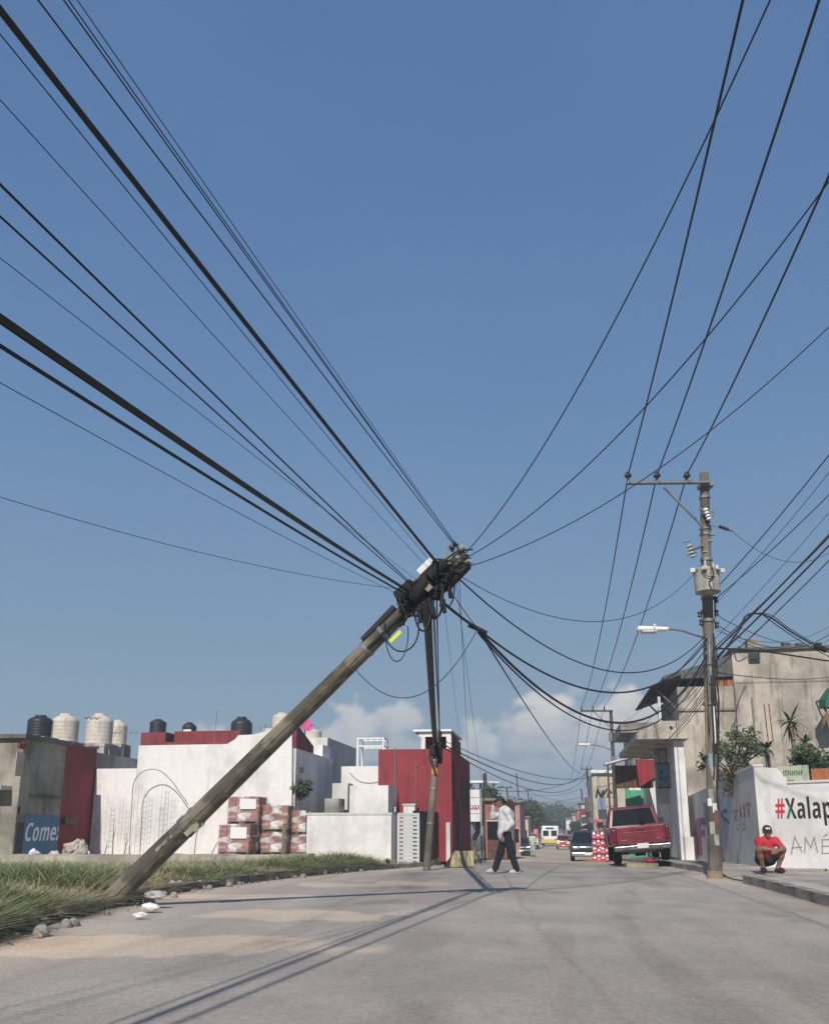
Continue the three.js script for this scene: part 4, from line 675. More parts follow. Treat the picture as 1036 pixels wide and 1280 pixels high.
// ───────────────────────── poles ─────────────────────────
// the leaning wooden pole
const LB = ground(134, 1131, .02), LT = pt(580, 691, 11.2), LD = LT.clone().sub(LB), LU = LD.clone().normalize();
const onPole = (t, off = V3(0, 0, 0)) => LB.clone().addScaledVector(LD, t).add(off);
const LS = V3().crossVectors ? new THREE.Vector3().crossVectors(LU, V3(0, 0, 1)).normalize() : null;   // sideways of the pole, in the picture's plane (down right)
const leaning = thing('leaning_pole', 'weathered wooden utility pole leaning steeply over the road, loaded with cable boxes', 'utility pole', LB.clone());
const LP = (name, geo, mat, parent = leaning) => { const g = Array.isArray(geo) ? merge(geo) : geo; g.translate(-LB.x, -LB.y, -LB.z); return part(name, g, mat, parent); };
{
  const n = 30, rad = 18, pos = [], uv = [], idx = [], q = new THREE.Quaternion().setFromUnitVectors(V3(0, 1, 0), LU);
  for (let i = 0; i <= n; i++) { const t = lerp(-.08, 1, i / n), c = onPole(t), r0 = lerp(.150, .088, Math.max(0, t)); for (let k = 0; k <= rad; k++) { const a = k / rad * 2 * Math.PI, r = r0 * (1 + .05 * (fbm(Math.cos(a) * 2 + 5, t * 30 + Math.sin(a) * 2, 0, 201, 3) - .5)), v = V3(Math.cos(a) * r, 0, Math.sin(a) * r).applyQuaternion(q).add(c); pos.push(v.x, v.y, v.z); uv.push(k / rad * 1.0, t * 7); } }
  for (let i = 0; i < n; i++) for (let k = 0; k < rad; k++) { const a = i * (rad + 1) + k, b = a + rad + 1; idx.push(a, b, a + 1, b, b + 1, a + 1); }
  const g = new THREE.BufferGeometry(); g.setAttribute('position', new THREE.Float32BufferAttribute(pos, 3)); g.setAttribute('uv', new THREE.Float32BufferAttribute(uv, 2)); g.setIndex(idx); g.computeVertexNormals(); g.translate(-LB.x, -LB.y, -LB.z); g.userData.uv = true; part('shaft', g, MAT.wood, leaning);
  LP('shaft_top', [rod(onPole(.995), onPole(1.003), .088, .08, 16)], MAT.wood);
  const up = V3().crossVectors(LS, LU).length ? V3(-LU.y, LU.x, 0).normalize() : V3();   // across the pole, up left
  const at = (t, a = 0, z = 0) => onPole(t).addScaledVector(up, a).add(V3(0, 0, z));
  // torn wire wrapped round the lower shaft
  const wrapRing = (t, r, n2, mat, name) => { const pts = [], e2 = V3().crossVectors(up, LU).normalize(); for (let i = 0; i <= n2 * 12; i++) { const a = i / 12 * 2 * Math.PI, c = onPole(t + i / 12 * .006); pts.push(c.addScaledVector(up, Math.cos(a) * r).addScaledVector(e2, Math.sin(a) * r)); } LP(name, tube(pts, .006, n2 * 24, 5), mat); };
  wrapRing(.22, .145, 3, MAT.galv, 'wire_wrap'); wrapRing(.25, .143, 2, MAT.galv, 'wire_wrap');
  LP('torn_bark', [box(.07, .22, .05, 0, 0, 0, 0, 0, -.8).translate(...onPole(.235, V3(.08, -.06, .12)).toArray()), box(.05, .15, .04, 0, 0, 0, 0, 0, -.9).translate(...onPole(.25, V3(.09, -.1, .1)).toArray())], M([.52, .47, .40], .9, { wear: 'wood' }));
  LP('cut_patch', [(() => { const g = rod(at(.155, .02, .125), at(.20, .02, .122), .035, .03, 8); return g; })()], M([.48, .43, .36], .9, { wear: 'wood' }));
  // dark cable sleeve strapped to the upper shaft
  LP('cable_sleeve', [rod(at(.74, .11, .02), at(.83, .12, .02), .05, .055, 12), rod(at(.735, -.02, .09), at(.90, -.02, .09), .03, .03, 10)], MAT.cable);
  for (const t of [.735, .78, .84, .885, .955, .985]) LP('steel_band', [rod(at(t - .004), at(t + .004), lerp(.150, .088, t) + .012, lerp(.150, .088, t) + .012, 18)], MAT.galv);
  // splice closures and boxes
  const barrel = (t0, t1, a0, a1, z, r, name, mat = MAT.rubber) => { const A = at(t0, a0, z), B = at(t1, a1, z), m = LP(name, [rod(A, B, r, r, 16), rod(A.clone().lerp(B, -.06), A, r * .6, r * .95, 16), rod(B, B.clone().lerp(A, -.08), r * .95, r * .55, 16), ...[.2, .4, .6, .8].map((k) => rod(A.clone().lerp(B, k - .015), A.clone().lerp(B, k + .015), r * 1.06, r * 1.06, 16))], mat); return m; };
  barrel(.845, .885, .16, .14, .08, .115, 'splice_closure'); barrel(.86, .905, .02, .05, .18, .10, 'splice_closure'); barrel(.895, .935, -.14, -.12, .1, .085, 'splice_closure'); barrel(.925, .985, -.17, -.16, .06, .062, 'splice_closure'); barrel(.915, .955, .06, .05, .16, .085, 'splice_closure'); barrel(.885, .93, .13, .10, .0, .075, 'splice_closure');
  const q2 = new THREE.Quaternion().setFromUnitVectors(V3(1, 0, 0), LU);
  const orient = (g, p) => { g.applyQuaternion(q2); return g.translate(p.x, p.y, p.z); };
  LP('white_terminal_box', [orient(rbox(.24, .115, .13, .012), at(.925, .19, .1)), orient(box(.25, .012, .135), at(.925, .185, .1))], MAT.plastic);
  LP('terminal_box_base', [orient(rbox(.26, .1, .16, .012), at(.925, .115, .1))], MAT.rubber);
  LP('terminal_clamp', [orient(box(.09, .10, .08), at(.898, -.03, .22))], M([.45, .42, .33], .7, { wear: 'grime' }));
  LP('yellow_tag', [orient(rbox(.20, .055, .03, .008), at(.79, -.17, .08))], M([.60, .68, .10], .7));
  LP('bracket', [orient(box(.05, .42, .06), at(.985, 0, 0)), orient(box(.30, .03, .05), at(.955, .12, 0)), orient(box(.05, .34, .05), at(.90, 0, .06))], MAT.galv);
  for (const [t, a] of [[.995, .16], [.99, -.15], [1.0, .06]]) { const c = at(t, a, .02); LP('spool_insulator', [lathe([[0, -.05], [.042, -.05], [.045, -.03], [.026, -.012], [.026, .012], [.045, .03], [.042, .05], [0, .05]], 14).applyQuaternion(new THREE.Quaternion().setFromUnitVectors(V3(0, 1, 0), LU)).translate(c.x, c.y, c.z)], a > .1 ? MAT.porcelaindark : MAT.porcelain); }
  // coils and loose loops hanging below
  const loop = (t, a, w, h, r, z, name, mat = MAT.cable) => { const c = at(t, a, z), pts = []; for (let i = 0; i <= 14; i++) { const k = i / 14, an = Math.PI * (k * 1.15 - .08); pts.push(V3(c.x + Math.cos(an) * -w / 2, c.y - Math.sin(an) * h, c.z + Math.sin(k * 5) * .04)); } LP(name, tube(pts, r, 28, 6), mat); };
  loop(.81, -.14, .45, .32, .010, .1, 'cable_loop'); loop(.80, -.12, .30, .40, .007, .0, 'cable_loop'); loop(.87, -.12, .22, .36, .013, .12, 'cable_loop'); loop(.90, -.16, .18, .30, .014, .14, 'cable_loop'); loop(.885, -.1, .14, .42, .012, .02, 'cable_loop'); loop(.93, -.16, .2, .28, .010, .05, 'cable_loop'); loop(.86, .05, .26, .22, .012, .2, 'cable_loop');
  const r = rng(66);
  for (let i = 0; i < 34; i++) { const t0 = .84 + r() * .12, t1 = t0 + (r() - .4) * .1, pts = [at(t0, (r() - .5) * .3, .05 + r() * .14), at((t0 + t1) / 2, (r() - .5) * .42, .1 + r() * .16), at(t1, (r() - .5) * .3, .05 + r() * .14)]; LP('jumper_wire', tube(pts, .008 + r() * .008, 14, 5), MAT.cable); }
  for (let i = 0; i < 4; i++) { const c = at(.865 + i * .026, -.08 - r() * .1, .06 + r() * .12), l = .10 + r() * .2; LP('drop_splice', [rod(c, c.clone().add(V3((r() - .5) * .05, -l, .02)), .022, .026, 9), rod(c.clone().add(V3(0, -l * .6, 0)), c.clone().add(V3(.02, -l - .08, .03)), .032, .028, 10)], MAT.rubber); }
  globalThis.__at = undefined;
  leaning.userData.at = undefined; delete leaning.userData.at;
  var leanAt = at;
}
// second pole, in front of the red house
const B2 = ground(533.5, 1083, .1), T2 = pt(547.5, 912, -B2.z + .6), pole2 = thing('utility_pole', 'slim pole with an orange band in front of the red house', 'utility pole', B2.clone());
const P2 = (name, geo, mat) => { const g = merge(geo); g.translate(-B2.x, -B2.y, -B2.z); return part(name, g, mat, pole2); };
const on2 = (t) => B2.clone().lerp(T2, t);
{
  P2('shaft', [rod(on2(-.03), on2(.5), .102, .09, 14), rod(on2(.5), on2(1), .09, .075, 14)], MAT.polegrey);
  P2('orange_band', [rod(on2(.655), on2(.71), .093, .092, 14)], M([.62, .25, .03], .7)); P2('white_sleeve', [rod(on2(.83).add(V3(-.07, 0, .1)), on2(.89).add(V3(-.07, 0, .1)), .03, .03)], MAT.plastic);
  P2('cable_closure', [rod(on2(.80).add(V3(-.1, 0, .12)), on2(.87).add(V3(-.1, 0, .12)), .1, .1), rod(on2(.78).add(V3(.1, 0, .1)), on2(.86).add(V3(.1, 0, .1)), .07, .07), rod(on2(.86).add(V3(.06, 0, .1)), on2(.98).add(V3(.06, 0, .1)), .06, .05), rod(on2(.74).add(V3(.13, 0, .06)), on2(.79).add(V3(.13, 0, .06)), .05, .05)], MAT.rubber);
  P2('downlead', [tube([on2(.86).add(V3(-.12, 0, .13)), on2(.78).add(V3(-.16, 0, .15)), on2(.72).add(V3(-.05, 0, .15)), on2(.66).add(V3(.02, 0, .14))], .035, 16), tube([on2(.9).add(V3(.09, 0, .13)), on2(.8).add(V3(.02, 0, .16)), on2(.72).add(V3(.03, 0, .15))], .028, 16)], MAT.cable);
  for (const t of [.3, .55, .76, .9]) P2('steel_band', [rod(on2(t - .006), on2(t + .006), .104, .104, 14)], MAT.galv);
}
// tall pole on the right with transformer, crossarm and street lamp
const RB = ground(893, 1092, .1); const RD = -RB.z, RT = pt(879.5, 592, RD + .2), powerPole = thing('power_pole', 'tall concrete power pole with a transformer, crossarm and street lamp', 'utility pole', RB.clone());
const RPt = (px, py, dz = 0) => pt(px, py, RD + .1 + dz), onR = (py) => { const t = (1092 - py) / 500; return RB.clone().lerp(RT, Math.max(0, Math.min(1, (() => { let lo = 0, hi = 1; for (let i = 0; i < 30; i++) { const m = (lo + hi) / 2, p = RB.clone().lerp(RT, m), yy = p.y - CAM_H, D = -p.z, sy = CY - F * (yy * cp - D * sp) / (D * cp + yy * sp); sy > py ? lo = m : hi = m; } return lo; })()))); };
const RP = (name, geo, mat, parent = powerPole) => { const g = Array.isArray(geo) ? merge(geo) : geo; g.translate(-RB.x, -RB.y, -RB.z); return part(name, g, mat, parent); };
{
  const mid = onR(905), lowr = .155, midr = .13;
  RP('lower_shaft', [rod(RB.clone().add(V3(0, -.2, 0)), mid, lowr, midr, 8)], MAT.polegrey); RP('upper_shaft', [rod(mid, RT, midr + .003, .108, 8)], MAT.polegrey);
  RP('base_collar', [rod(RB.clone().add(V3(0, -.2, 0)), RB.clone().add(V3(0, .06, 0)), .19, .17, 8)], M([.36, .28, .19], .95, { wear: 'concrete' }));
  // crossarm reaching over the street
  const a = RPt(781, 607), b = RPt(884, 606), arm = b.clone().sub(a), av = a.clone().add(V3(0, 0, .16)), bv = b.clone().add(V3(0, 0, .16));
  RP('crossarm', [rod(av, bv, .05, .05, 4)], MAT.galv); RP('arm_clamp', [box(.30, .09, .34, RT.x, b.y, RT.z + .02)], MAT.galv);
  RP('brace', [rod(RPt(827, 612).add(V3(0, 0, .16)), RPt(876, 661).add(V3(0, 0, .14)), .028)], MAT.galv);
  for (const px of [783, 819, 856]) { const c = RPt(px, 605).add(V3(0, .05, .16)), ins = RP('pin_insulator', [lathe([[0, 0], [.028, 0], [.028, .05], [.05, .05], [.085, .07], [.088, .085], [.05, .10], [.07, .12], [.066, .14], [.035, .16], [.04, .185], [0, .195]], 16).translate(c.x, c.y, c.z)], MAT.porcelaindark); RP('pin', [rod(c.clone().add(V3(0, -.12, 0)), c, .016)], MAT.galv, ins); }
  // cutouts and arresters
  const skirt = (A, B, r, n, name, mat = MAT.porcelain) => { const list = [rod(A, B, r * .5, r * .5, 10)]; for (let i = 0; i < n; i++) list.push(rod(A.clone().lerp(B, (i + .2) / n), A.clone().lerp(B, (i + .7) / n), r, r * .6, 12)); return RP(name, list, mat); };
  skirt(RPt(886, 650, -.15), RPt(881, 635, -.15), .07, 4, 'fuse_cutout', MAT.plastic); RP('cutout_bracket', [rod(RPt(873, 636, -.12), RPt(892, 640, -.12), .022), rod(RPt(890, 648, -.12), RPt(893, 634, -.12), .02)], MAT.galv);
  skirt(RPt(866, 697, -.25), RPt(860, 680, -.25), .08, 4, 'fuse_cutout'); RP('cutout_bracket', [rod(RPt(879, 682, 0), RPt(862, 688, -.25), .03), rod(RPt(854, 678, -.25), RPt(862, 676, -.25), .02), rod(RPt(858, 694, -.25), RPt(870, 690, -.25), .018)], MAT.galv);
  skirt(RPt(898, 658, -.1), RPt(910, 662, -.1), .055, 4, 'dead_end_insulator', MAT.porcelaindark); RP('guy_strap', [rod(RPt(884, 655, -.1), RPt(898, 658, -.1), .015), rod(RPt(910, 662, -.1), RPt(914, 663, -.1), .03)], MAT.galv);
  for (const [px, py] of [[893, 668], [890, 676], [884, 690]]) RP('bolt', [rod(RPt(px - 6, py, -.02), RPt(px, py, -.05), .03)], MAT.galv);
  for (const y of [622, 661, 668, 700, 748, 776, 830, 880]) { const c = onR(y), r = lerp(.112, .15, (y - 592) / 310) + .014; RP('steel_band', [rod(c.clone().add(V3(0, -.03, 0)), c.clone().add(V3(0, .03, 0)), r, r, 14)], MAT.galv); }
  // transformer drum
  const c = RPt(884.5, 741, -.42), top = RPt(884.5, 711, -.42), h = top.y - c.y, r = .29, tr = RP('transformer', [lathe([[0, 0], [r * .93, 0], [r * .95, .02], [r * .96, h * .5], [r, h * .86], [r * 1.04, h * .88], [r * 1.04, h * .93], [r * .9, h * .985], [r * .4, h], [0, h]], 28).translate(c.x, c.y, c.z)], M([.60, .57, .50], .55, { wear: 'grime' }));
  for (const a2 of [.2, 1.1, 2.0, 2.9]) RP('lifting_lug', [box(.1, .09, .05, 0, 0, 0).rotateY(a2).translate(c.x + Math.cos(a2) * (r + .05), c.y + h * .9, c.z + Math.sin(a2) * (r + .05))], M([.60, .57, .50], .55), tr);
  RP('bushing', [lathe([[0, 0], [.06, 0], [.06, .05], [.035, .06], [.055, .1], [.03, .12], [.05, .16], [.02, .2], [0, .3]], 12).translate(top.x - .05, top.y - .01, top.z)], MAT.porcelain, tr); RP('bushing', [lathe([[0, 0], [.05, 0], [.03, .06], [.045, .1], [.02, .16], [0, .22]], 12).translate(top.x + .14, top.y - .03, top.z - .05)], MAT.porcelain, tr);
  RP('ground_lead', [tube([V3(c.x + .02, c.y + h * .95, c.z + r + .02), V3(c.x + .05, c.y + h * .6, c.z + r + .03), V3(c.x - .06, c.y + h * .3, c.z + r + .02), V3(c.x + .0, c.y - .02, c.z + r - .02)], .012, 20, 5)], MAT.cable, tr); RP('ground_lead', [tube([V3(c.x - .2, c.y + h * .8, c.z + r * .86), V3(c.x - .1, c.y + h * .55, c.z + r + .02), V3(c.x + .1, c.y + h * .5, c.z + r + .02)], .01, 16, 5)], MAT.cable, tr);
  RP('mount', [box(.2, .08, .4, c.x, c.y + h * .75, c.z - .3), box(.2, .08, .4, c.x, c.y + h * .2, c.z - .3)], MAT.galv);
  // secondary racks
  for (const [px, py] of [[894.5, 750], [895, 766], [895.5, 781], [874, 768], [876, 778]]) { const k = RPt(px, py, -.12); RP('spool_insulator', [lathe([[0, -.06], [.05, -.06], [.05, -.03], [.028, 0], [.05, .03], [.05, .06], [0, .06]], 12).translate(k.x, k.y, k.z)], MAT.porcelaindark); }
  RP('rack', [rod(RPt(893, 745, -.08), RPt(894, 786, -.08), .02), rod(RPt(877, 762, -.08), RPt(877.5, 784, -.08), .02)], MAT.galv);
  // street lamp
  const lampArm = RP('lamp_arm', [tube([onR(800).add(V3(0, 0, .1)), RPt(866, 793, -.25), RPt(850, 788, -.3), RPt(832, 786, -.35)], .025, 24, 8)], MAT.galv), lp = RPt(815, 786.5, -.35);
  RP('lamp_head', [(() => { const g = rbox(.70, .11, .26, .05, 0, 0, 0, 4); const p = g.attributes.position; for (let i = 0; i < p.count; i++) { const k = (p.getX(i) + .35) / .7; p.setZ(i, p.getZ(i) * (1 - .35 * k)); p.setY(i, p.getY(i) * (1.1 - .4 * k)); } g.computeVertexNormals(); return g.translate(lp.x, lp.y, lp.z); })()], MAT.lamp, lampArm); RP('lamp_lens', [rbox(.34, .06, .2, .028, lp.x - .08, lp.y - .06, lp.z)], M([.55, .57, .58], .15), lampArm); RP('photocell', [rod(V3(lp.x + .05, lp.y + .05, lp.z), V3(lp.x + .05, lp.y + .12, lp.z), .035)], MAT.plastic, lampArm);
  // cable bundles strapped down the shaft, conduit, posters
  const rr = rng(31);
  for (let k = 0; k < 9; k++) { const y0 = 790 + rr() * 60, y1 = y0 + 60 + rr() * 110, s = (rr() - .5) * .3, pts = []; for (let i = 0; i <= 5; i++) pts.push(onR(lerp(y0, y1, i / 5)).add(V3(s + (rr() - .5) * .05, 0, .16 + rr() * .03))); RP('cable_downlead', tube(pts, .012 + rr() * .01, 20, 5), MAT.cable); }
  for (const [y0, y1, s, w, mat] of [[884, 930, .02, .1, MAT.plastic], [800, 830, -.03, .07, MAT.galv], [836, 856, -.02, .08, MAT.galv]]) { const A = onR(y1), B = onR(y0); RP('cover_strip', [rod(A.clone().add(V3(s, 0, .13)), B.clone().add(V3(s, 0, .13)), w * .55, w * .5, 8)], mat); }
  RP('yellow_guard', [rod(onR(945).add(V3(-.13, 0, .09)), onR(868).add(V3(-.11, 0, .08)), .03)], M([.40, .34, .15], .8, { wear: 'grime' }));
  for (const [y, h2, s, m] of [[952, .32, -.03, MAT.paleblue], [975, .26, .06, MAT.paper], [995, .3, -.06, MAT.paper], [1010, .2, .03, MAT.plastic], [1022, .3, .07, M([.42, .20, .18], .9, { wear: 'grime' })], [1035, .26, -.05, MAT.paper], [1050, .22, .05, MAT.paper], [965, .2, .02, MAT.concrete], [1003, .16, -.1, MAT.plastic]]) { const q = onR(y), r0 = lerp(.131, .156, (y - 905) / 190) + .006, g = new THREE.CylinderGeometry(r0, r0, h2, 10, 1, true, -.55 + s * 6, .7); g.translate(q.x, q.y, q.z); RP('torn_poster', g, (() => { const k = m.clone(); k.side = THREE.DoubleSide; return k; })()); }
}
// poles further along
function farPole(label, px, pyB, pyT, D, arm, lamp, thick = .12) {
  const b = pt(px + (px > 600 ? 8 : 0), pyB, D); b.y = gy(D) + .1; const t = pt(px, pyT, D), P = thing('utility_pole', label, 'utility pole', b, 0, 'utility poles along the street'), h = t.y - b.y, dx = t.x - b.x; part('shaft', [rod(V3(0, -.2, 0), V3(dx, h, 0), thick * 1.3, thick * .85, 9)], MAT.timber, P);
  const res = [];
  if (arm) { part('crossarm', [box(arm, .1, .1, dx - arm / 2 + (arm < 1.9 ? arm / 2 : .1), h - .05, .12)], MAT.timber, P); for (const k of [0, 1, 2]) { const x = dx - arm + .14 + k * arm * .36 + (arm < 1.9 ? arm / 2 : 0); part('insulator', [rod(V3(x, h, .12), V3(x, h + .26, .12), .05, .035)], MAT.porcelaindark, P); res.push(V3(b.x + x, b.y + h + .26, b.z + .12)); } if (arm >= 1.9) part('brace', [rod(V3(dx - arm * .55, h - .1, .1), V3(dx, h - 1.2, .1), .03)], MAT.galv, P); }
  if (lamp) { part('lamp_arm', [tube([V3(dx * .6, h * .72, 0), V3(dx * .6 - .8, h * .75, 0), V3(dx * .6 - 1.5, h * .76, 0)], .035, 12)], MAT.galv, P); part('lamp_head', [rbox(.75, .14, .28, .05, dx * .6 - 1.8, h * .76, 0)], MAT.lamp, P); }
  part('hardware', [rod(V3(dx * .8 - .12, h * .78, .15), V3(dx * .8 - .12, h * .84, .15), .12), box(.3, .3, .2, dx * .7, h * .66, .15)], MAT.galv, P);
  return { top: t, b, arms: res };
}
const FP1 = farPole('dark power pole with a crossarm beside the cream end wall', 763, 1050, 888, 58, 2.05, true), FP2 = farPole('thin dark pole left of the cream end wall', 733, 1050, 961, 92, 1.2, false), FP3 = farPole('slim pole beside the far white house', 726, 1050, 986, 118, 0, false), FP4 = farPole('crossarm pole rising behind the street tree', 633, 1040, 984, 120, 1.7, false), FP5 = farPole('thin tall pole above the far left trees', 645, 1040, 966, 130, 0, false, .1), FP6 = farPole('small pole among the dark trees', 659, 1040, 987, 150, 1.2, false), FP7 = farPole('pole with a pale lamp head behind the shop sign', 606, 1050, 966, 66, 0, false);
{ const p = pt(618, 978, 66), q = pt(606, 976, 66); solo('far_street_lamp', [rod(q, p, .03), rbox(.75, .1, .25, .04, p.x, p.y, p.z)], MAT.lamp, 'pale street lamp head over the salmon house', 'street lamp'); }
// ───────────────────────── overhead cables ─────────────────────────
function cable(A, B, sag, r, label, group, opt = {}) {
  const pts = [], n = opt.n || 40; for (let i = 0; i <= n; i++) { const t = i / n, p = A.clone().lerp(B, t); p.y -= sag * 4 * t * (1 - t); pts.push(p); }
  const g = new THREE.TubeGeometry(new THREE.CatmullRomCurve3(pts), n * 2, r, opt.rad || 6, false); g.translate(-A.x, -A.y, -A.z);
  const m = shade(new THREE.Mesh(g, MAT.cable)); m.position.copy(A); m.name = numbered(opt.name || 'overhead_cable'); m.userData = { label, category: 'cable', group }; scene.add(m); return m;
}
// a cable from A that leaves the picture at a pixel, at a height above the road there; it goes on behind the viewer
function leaving(A, px, py, y, sag, r, label, group, opt = {}) {
  const [rx, u, f] = ray(px, py), t = (y - CAM_H) / u, Q = V3(rx * t, y, -f * t), k = opt.k || .45, E = Q.clone(); E.y += sag * 4 * k * (1 - k); E.sub(A).multiplyScalar(1 / k).add(A); return cable(A, E, sag, r * (group === GL ? .76 : 1), label, group, { n: 60, ...opt });
}
const GL = 'cables from the leaning pole over the viewer', GR = 'cables from the leaning pole to the power pole', GP = 'power lines on the crossarms', GD = 'cables dropping from the leaning pole to the next pole', GH = 'service cables on the right of the power pole', GF = 'distant street cables';
const L1 = leanAt(.94, .08, .08), L2 = leanAt(.885, .1, .1), L0 = leanAt(.99, .05, .05);
const lb = (t, a, z) => leanAt(t, a, z);
// two thick bundles and thinner lines running back overhead to the left
leaving(lb(.945, .08, .1), 0, 12, 4.36, .10, .021, 'thick black cable rising from the white terminal box of the leaning pole', GL);
leaving(lb(.948, .06, .02), 3, 14, 4.38, .13, .017, 'thick black cable twisted beside the one above the white terminal box', GL);
leaving(lb(.94, .09, .0), 0, 42, 4.3, .05, .004, 'hairline cable beside the thick one at the white terminal box', GL);
leaving(lb(.87, .1, .12), 0, 396, 3.28, .16, .024, 'thickest black cable bundle leaving the middle of the leaning pole', GL);
leaving(lb(.865, .08, .06), 0, 432, 3.24, .17, .016, 'second thick cable under the thickest bundle of the leaning pole', GL);
leaving(lb(.87, .12, .05), 0, 403, 3.28, .16, .010, 'thin cable lashed to the thickest bundle of the leaning pole', GL);
leaving(lb(.885, .12, .04), 0, 230, 3.85, .10, .009, 'upper of two parallel medium cables leaving the leaning pole', GL);
leaving(lb(.882, .10, .08), 0, 270, 3.75, .10, .0075, 'lower of two parallel medium cables leaving the leaning pole', GL);
leaving(lb(.90, .1, .0), 0, 322, 4.0, .05, .0035, 'hairline drop wire between the medium cables and the thick bundle', GL);
leaving(lb(.93, .1, .0), 0, 124, 4.6, .10, .0038, 'hairline drop wire below the thick upper cable', GL);
leaving(lb(.86, .1, .0), 0, 478, 3.5, .18, .0042, 'hairline drop wire under the two thick bundles', GL);
leaving(lb(.90, -.05, .0), 0, 621, 3.6, .62, .004, 'lowest slack drop wire running left from the leaning pole', GL);
leaving(lb(.995, .14, .03), 48, 0, 5.45, .06, .007, 'medium wire left of the pair at the tip of the leaning pole', GL);
leaving(lb(.997, .12, .03), 80, 0, 5.45, .07, .006, 'left wire of the close pair at the tip of the leaning pole', GL);
leaving(lb(.997, .10, .0), 86, 0, 5.46, .06, .005, 'right wire of the close pair at the tip of the leaning pole', GL);
leaving(lb(.997, .10, .06), 97, 0, 5.47, .05, .004, 'hairline wire beside the close pair at the tip of the leaning pole', GL);
// slack lines from the tip up to the right
leaving(lb(1.0, -.02, .02), 962, 0, 6.3, 1.05, .008, 'slack service wire arching from the leaning tip across the sky', GL, { k: .6 });
leaving(lb(.99, -.06, .02), 1036, 226, 6.0, 1.05, .0085, 'slack service wire from the leaning tip crossing the crossarm wires', GL, { k: .6 });
leaving(lb(.97, -.12, .04), 1036, 408, 6.0, .95, .0085, 'lowest slack service wire crossing behind the crossarm insulators', GL, { k: .62 });
// to the power pole
const RR = (py, dx = 0) => onR(py).add(V3(dx, 0, .15));
cable(lb(.955, -.18, .08), RR(795, -.1), 1.05, .011, 'thin sagging cable from the leaning tip to the lamp arm of the power pole', GR);
const knot = pt(597, 786, 11.6);
cable(lb(.9, -.16, .1), knot, .02, .02, 'short thick cable from the leaning pole to the hanging splice', GR, { n: 14 });
cable(knot, RR(803, -.1), 1.0, .016, 'sagging cable from the hanging splice to the power pole below the lamp', GR);
cable(knot.clone().add(V3(.02, -.03, 0)), RR(820, -.1), 1.36, .019, 'thick sagging cable from the hanging splice to the power pole', GR);
cable(knot.clone().add(V3(0, -.05, 0)), RR(832, -.1), 1.38, .012, 'lowest sagging cable from the hanging splice to the power pole', GR);
cable(lb(.96, -.1, .0), RR(704, -.1), 1.0, .006, 'faint slack wire from the leaning tip to the transformer', GR);
cable(knot, FP2.top.clone().add(V3(0, -.2, 0)), .9, .012, 'long cable from the hanging splice to the thin dark pole down the street', GF);
solo('hanging_splice', [rod(knot.clone().add(V3(-.12, .06, 0)), knot.clone().add(V3(.12, -.06, 0)), .035, .03, 10)], MAT.rubber, 'small black splice hanging in the cables right of the leaning pole', 'cable splice');
// drooping loose lines at the leaning pole
cable(lb(.93, -.2, .05), knot, .02, .006, 'thin wire from the leaning tip down to the hanging splice', GR, { n: 14 });
cable(lb(.69, -.1, .08), knot, .62, .006, 'loose wire looping from the leaning shaft under to the hanging splice', GR);
// down to the second pole
const s2 = (t, dx, dz = .1) => on2(t).add(V3(dx, 0, dz));
[[.885, -.06, .14, .9, -.08, .10, .042, 'thickest black cable falling from the leaning pole to the orange banded pole'], [.892, -.08, .1, .9, -.03, .06, .030, 'second thick cable falling to the orange banded pole'], [.90, -.1, .12, .96, .05, .02, .013, 'slim cable falling to the tip of the orange banded pole'], [.905, -.14, .08, .86, .09, .16, .010, 'thin cable falling beside the slim one to the orange banded pole']].forEach(([t, a, z, t2, dx, sag, r, l]) => cable(lb(t, a, z), s2(t2, dx), sag, r, l, GD));
cable(lb(.96, -.18, .04), pt(587, 985, 46), .1, .005, 'hairline wire falling straight from the leaning tip to the far houses', GD); cable(lb(.95, -.19, .04), pt(602, 976, 41.2), .15, .004, 'hairline wire falling to the awning of the shop sign', GD);
cable(lb(.92, -.15, .04), pt(575, 925, 33), .1, .003, 'hairline wire falling to the roof room of the red house', GD);
// from the second pole onwards
cable(s2(.90, .05), FP2.top.clone().add(V3(0, -.3, 0)), 1.2, .02, 'thick cable from the orange banded pole across the street', GF); cable(s2(.88, .05), FP2.top.clone().add(V3(0, -.6, 0)), 1.5, .016, 'second cable from the orange banded pole across the street', GF);
cable(s2(.93, .05), FP1.b.clone().lerp(FP1.top, .6), .9, .012, 'thin cable from the orange banded pole to the crossarm pole', GF);
// power lines: near crossarm to viewer, and to the next crossarm pole
const tips = [783, 819, 856].map((px) => RPt(px, 598).add(V3(0, .04, .16)));
leaving(tips[0], 928, 0, 8.6, .5, .015, 'left power line from the crossarm over the viewer', GP); leaving(tips[1], 1023, 0, 8.6, .5, .015, 'middle power line from the crossarm over the viewer', GP); leaving(tips[2], 1037, 216, 8.6, .5, .015, 'right power line from the crossarm over the viewer', GP);
tips.forEach((p, i) => cable(p, FP1.arms[i], .75, .016, ['left', 'middle', 'right'][i] + ' power line from the crossarm to the next pole', GP));
FP1.arms.forEach((p, i) => cable(p, V3(p.x + Us * 70 / Ux, p.y - 1.5, p.z - 70), .9, .018, ['left', 'middle', 'right'][i] + ' power line beyond the far crossarm pole', GP));
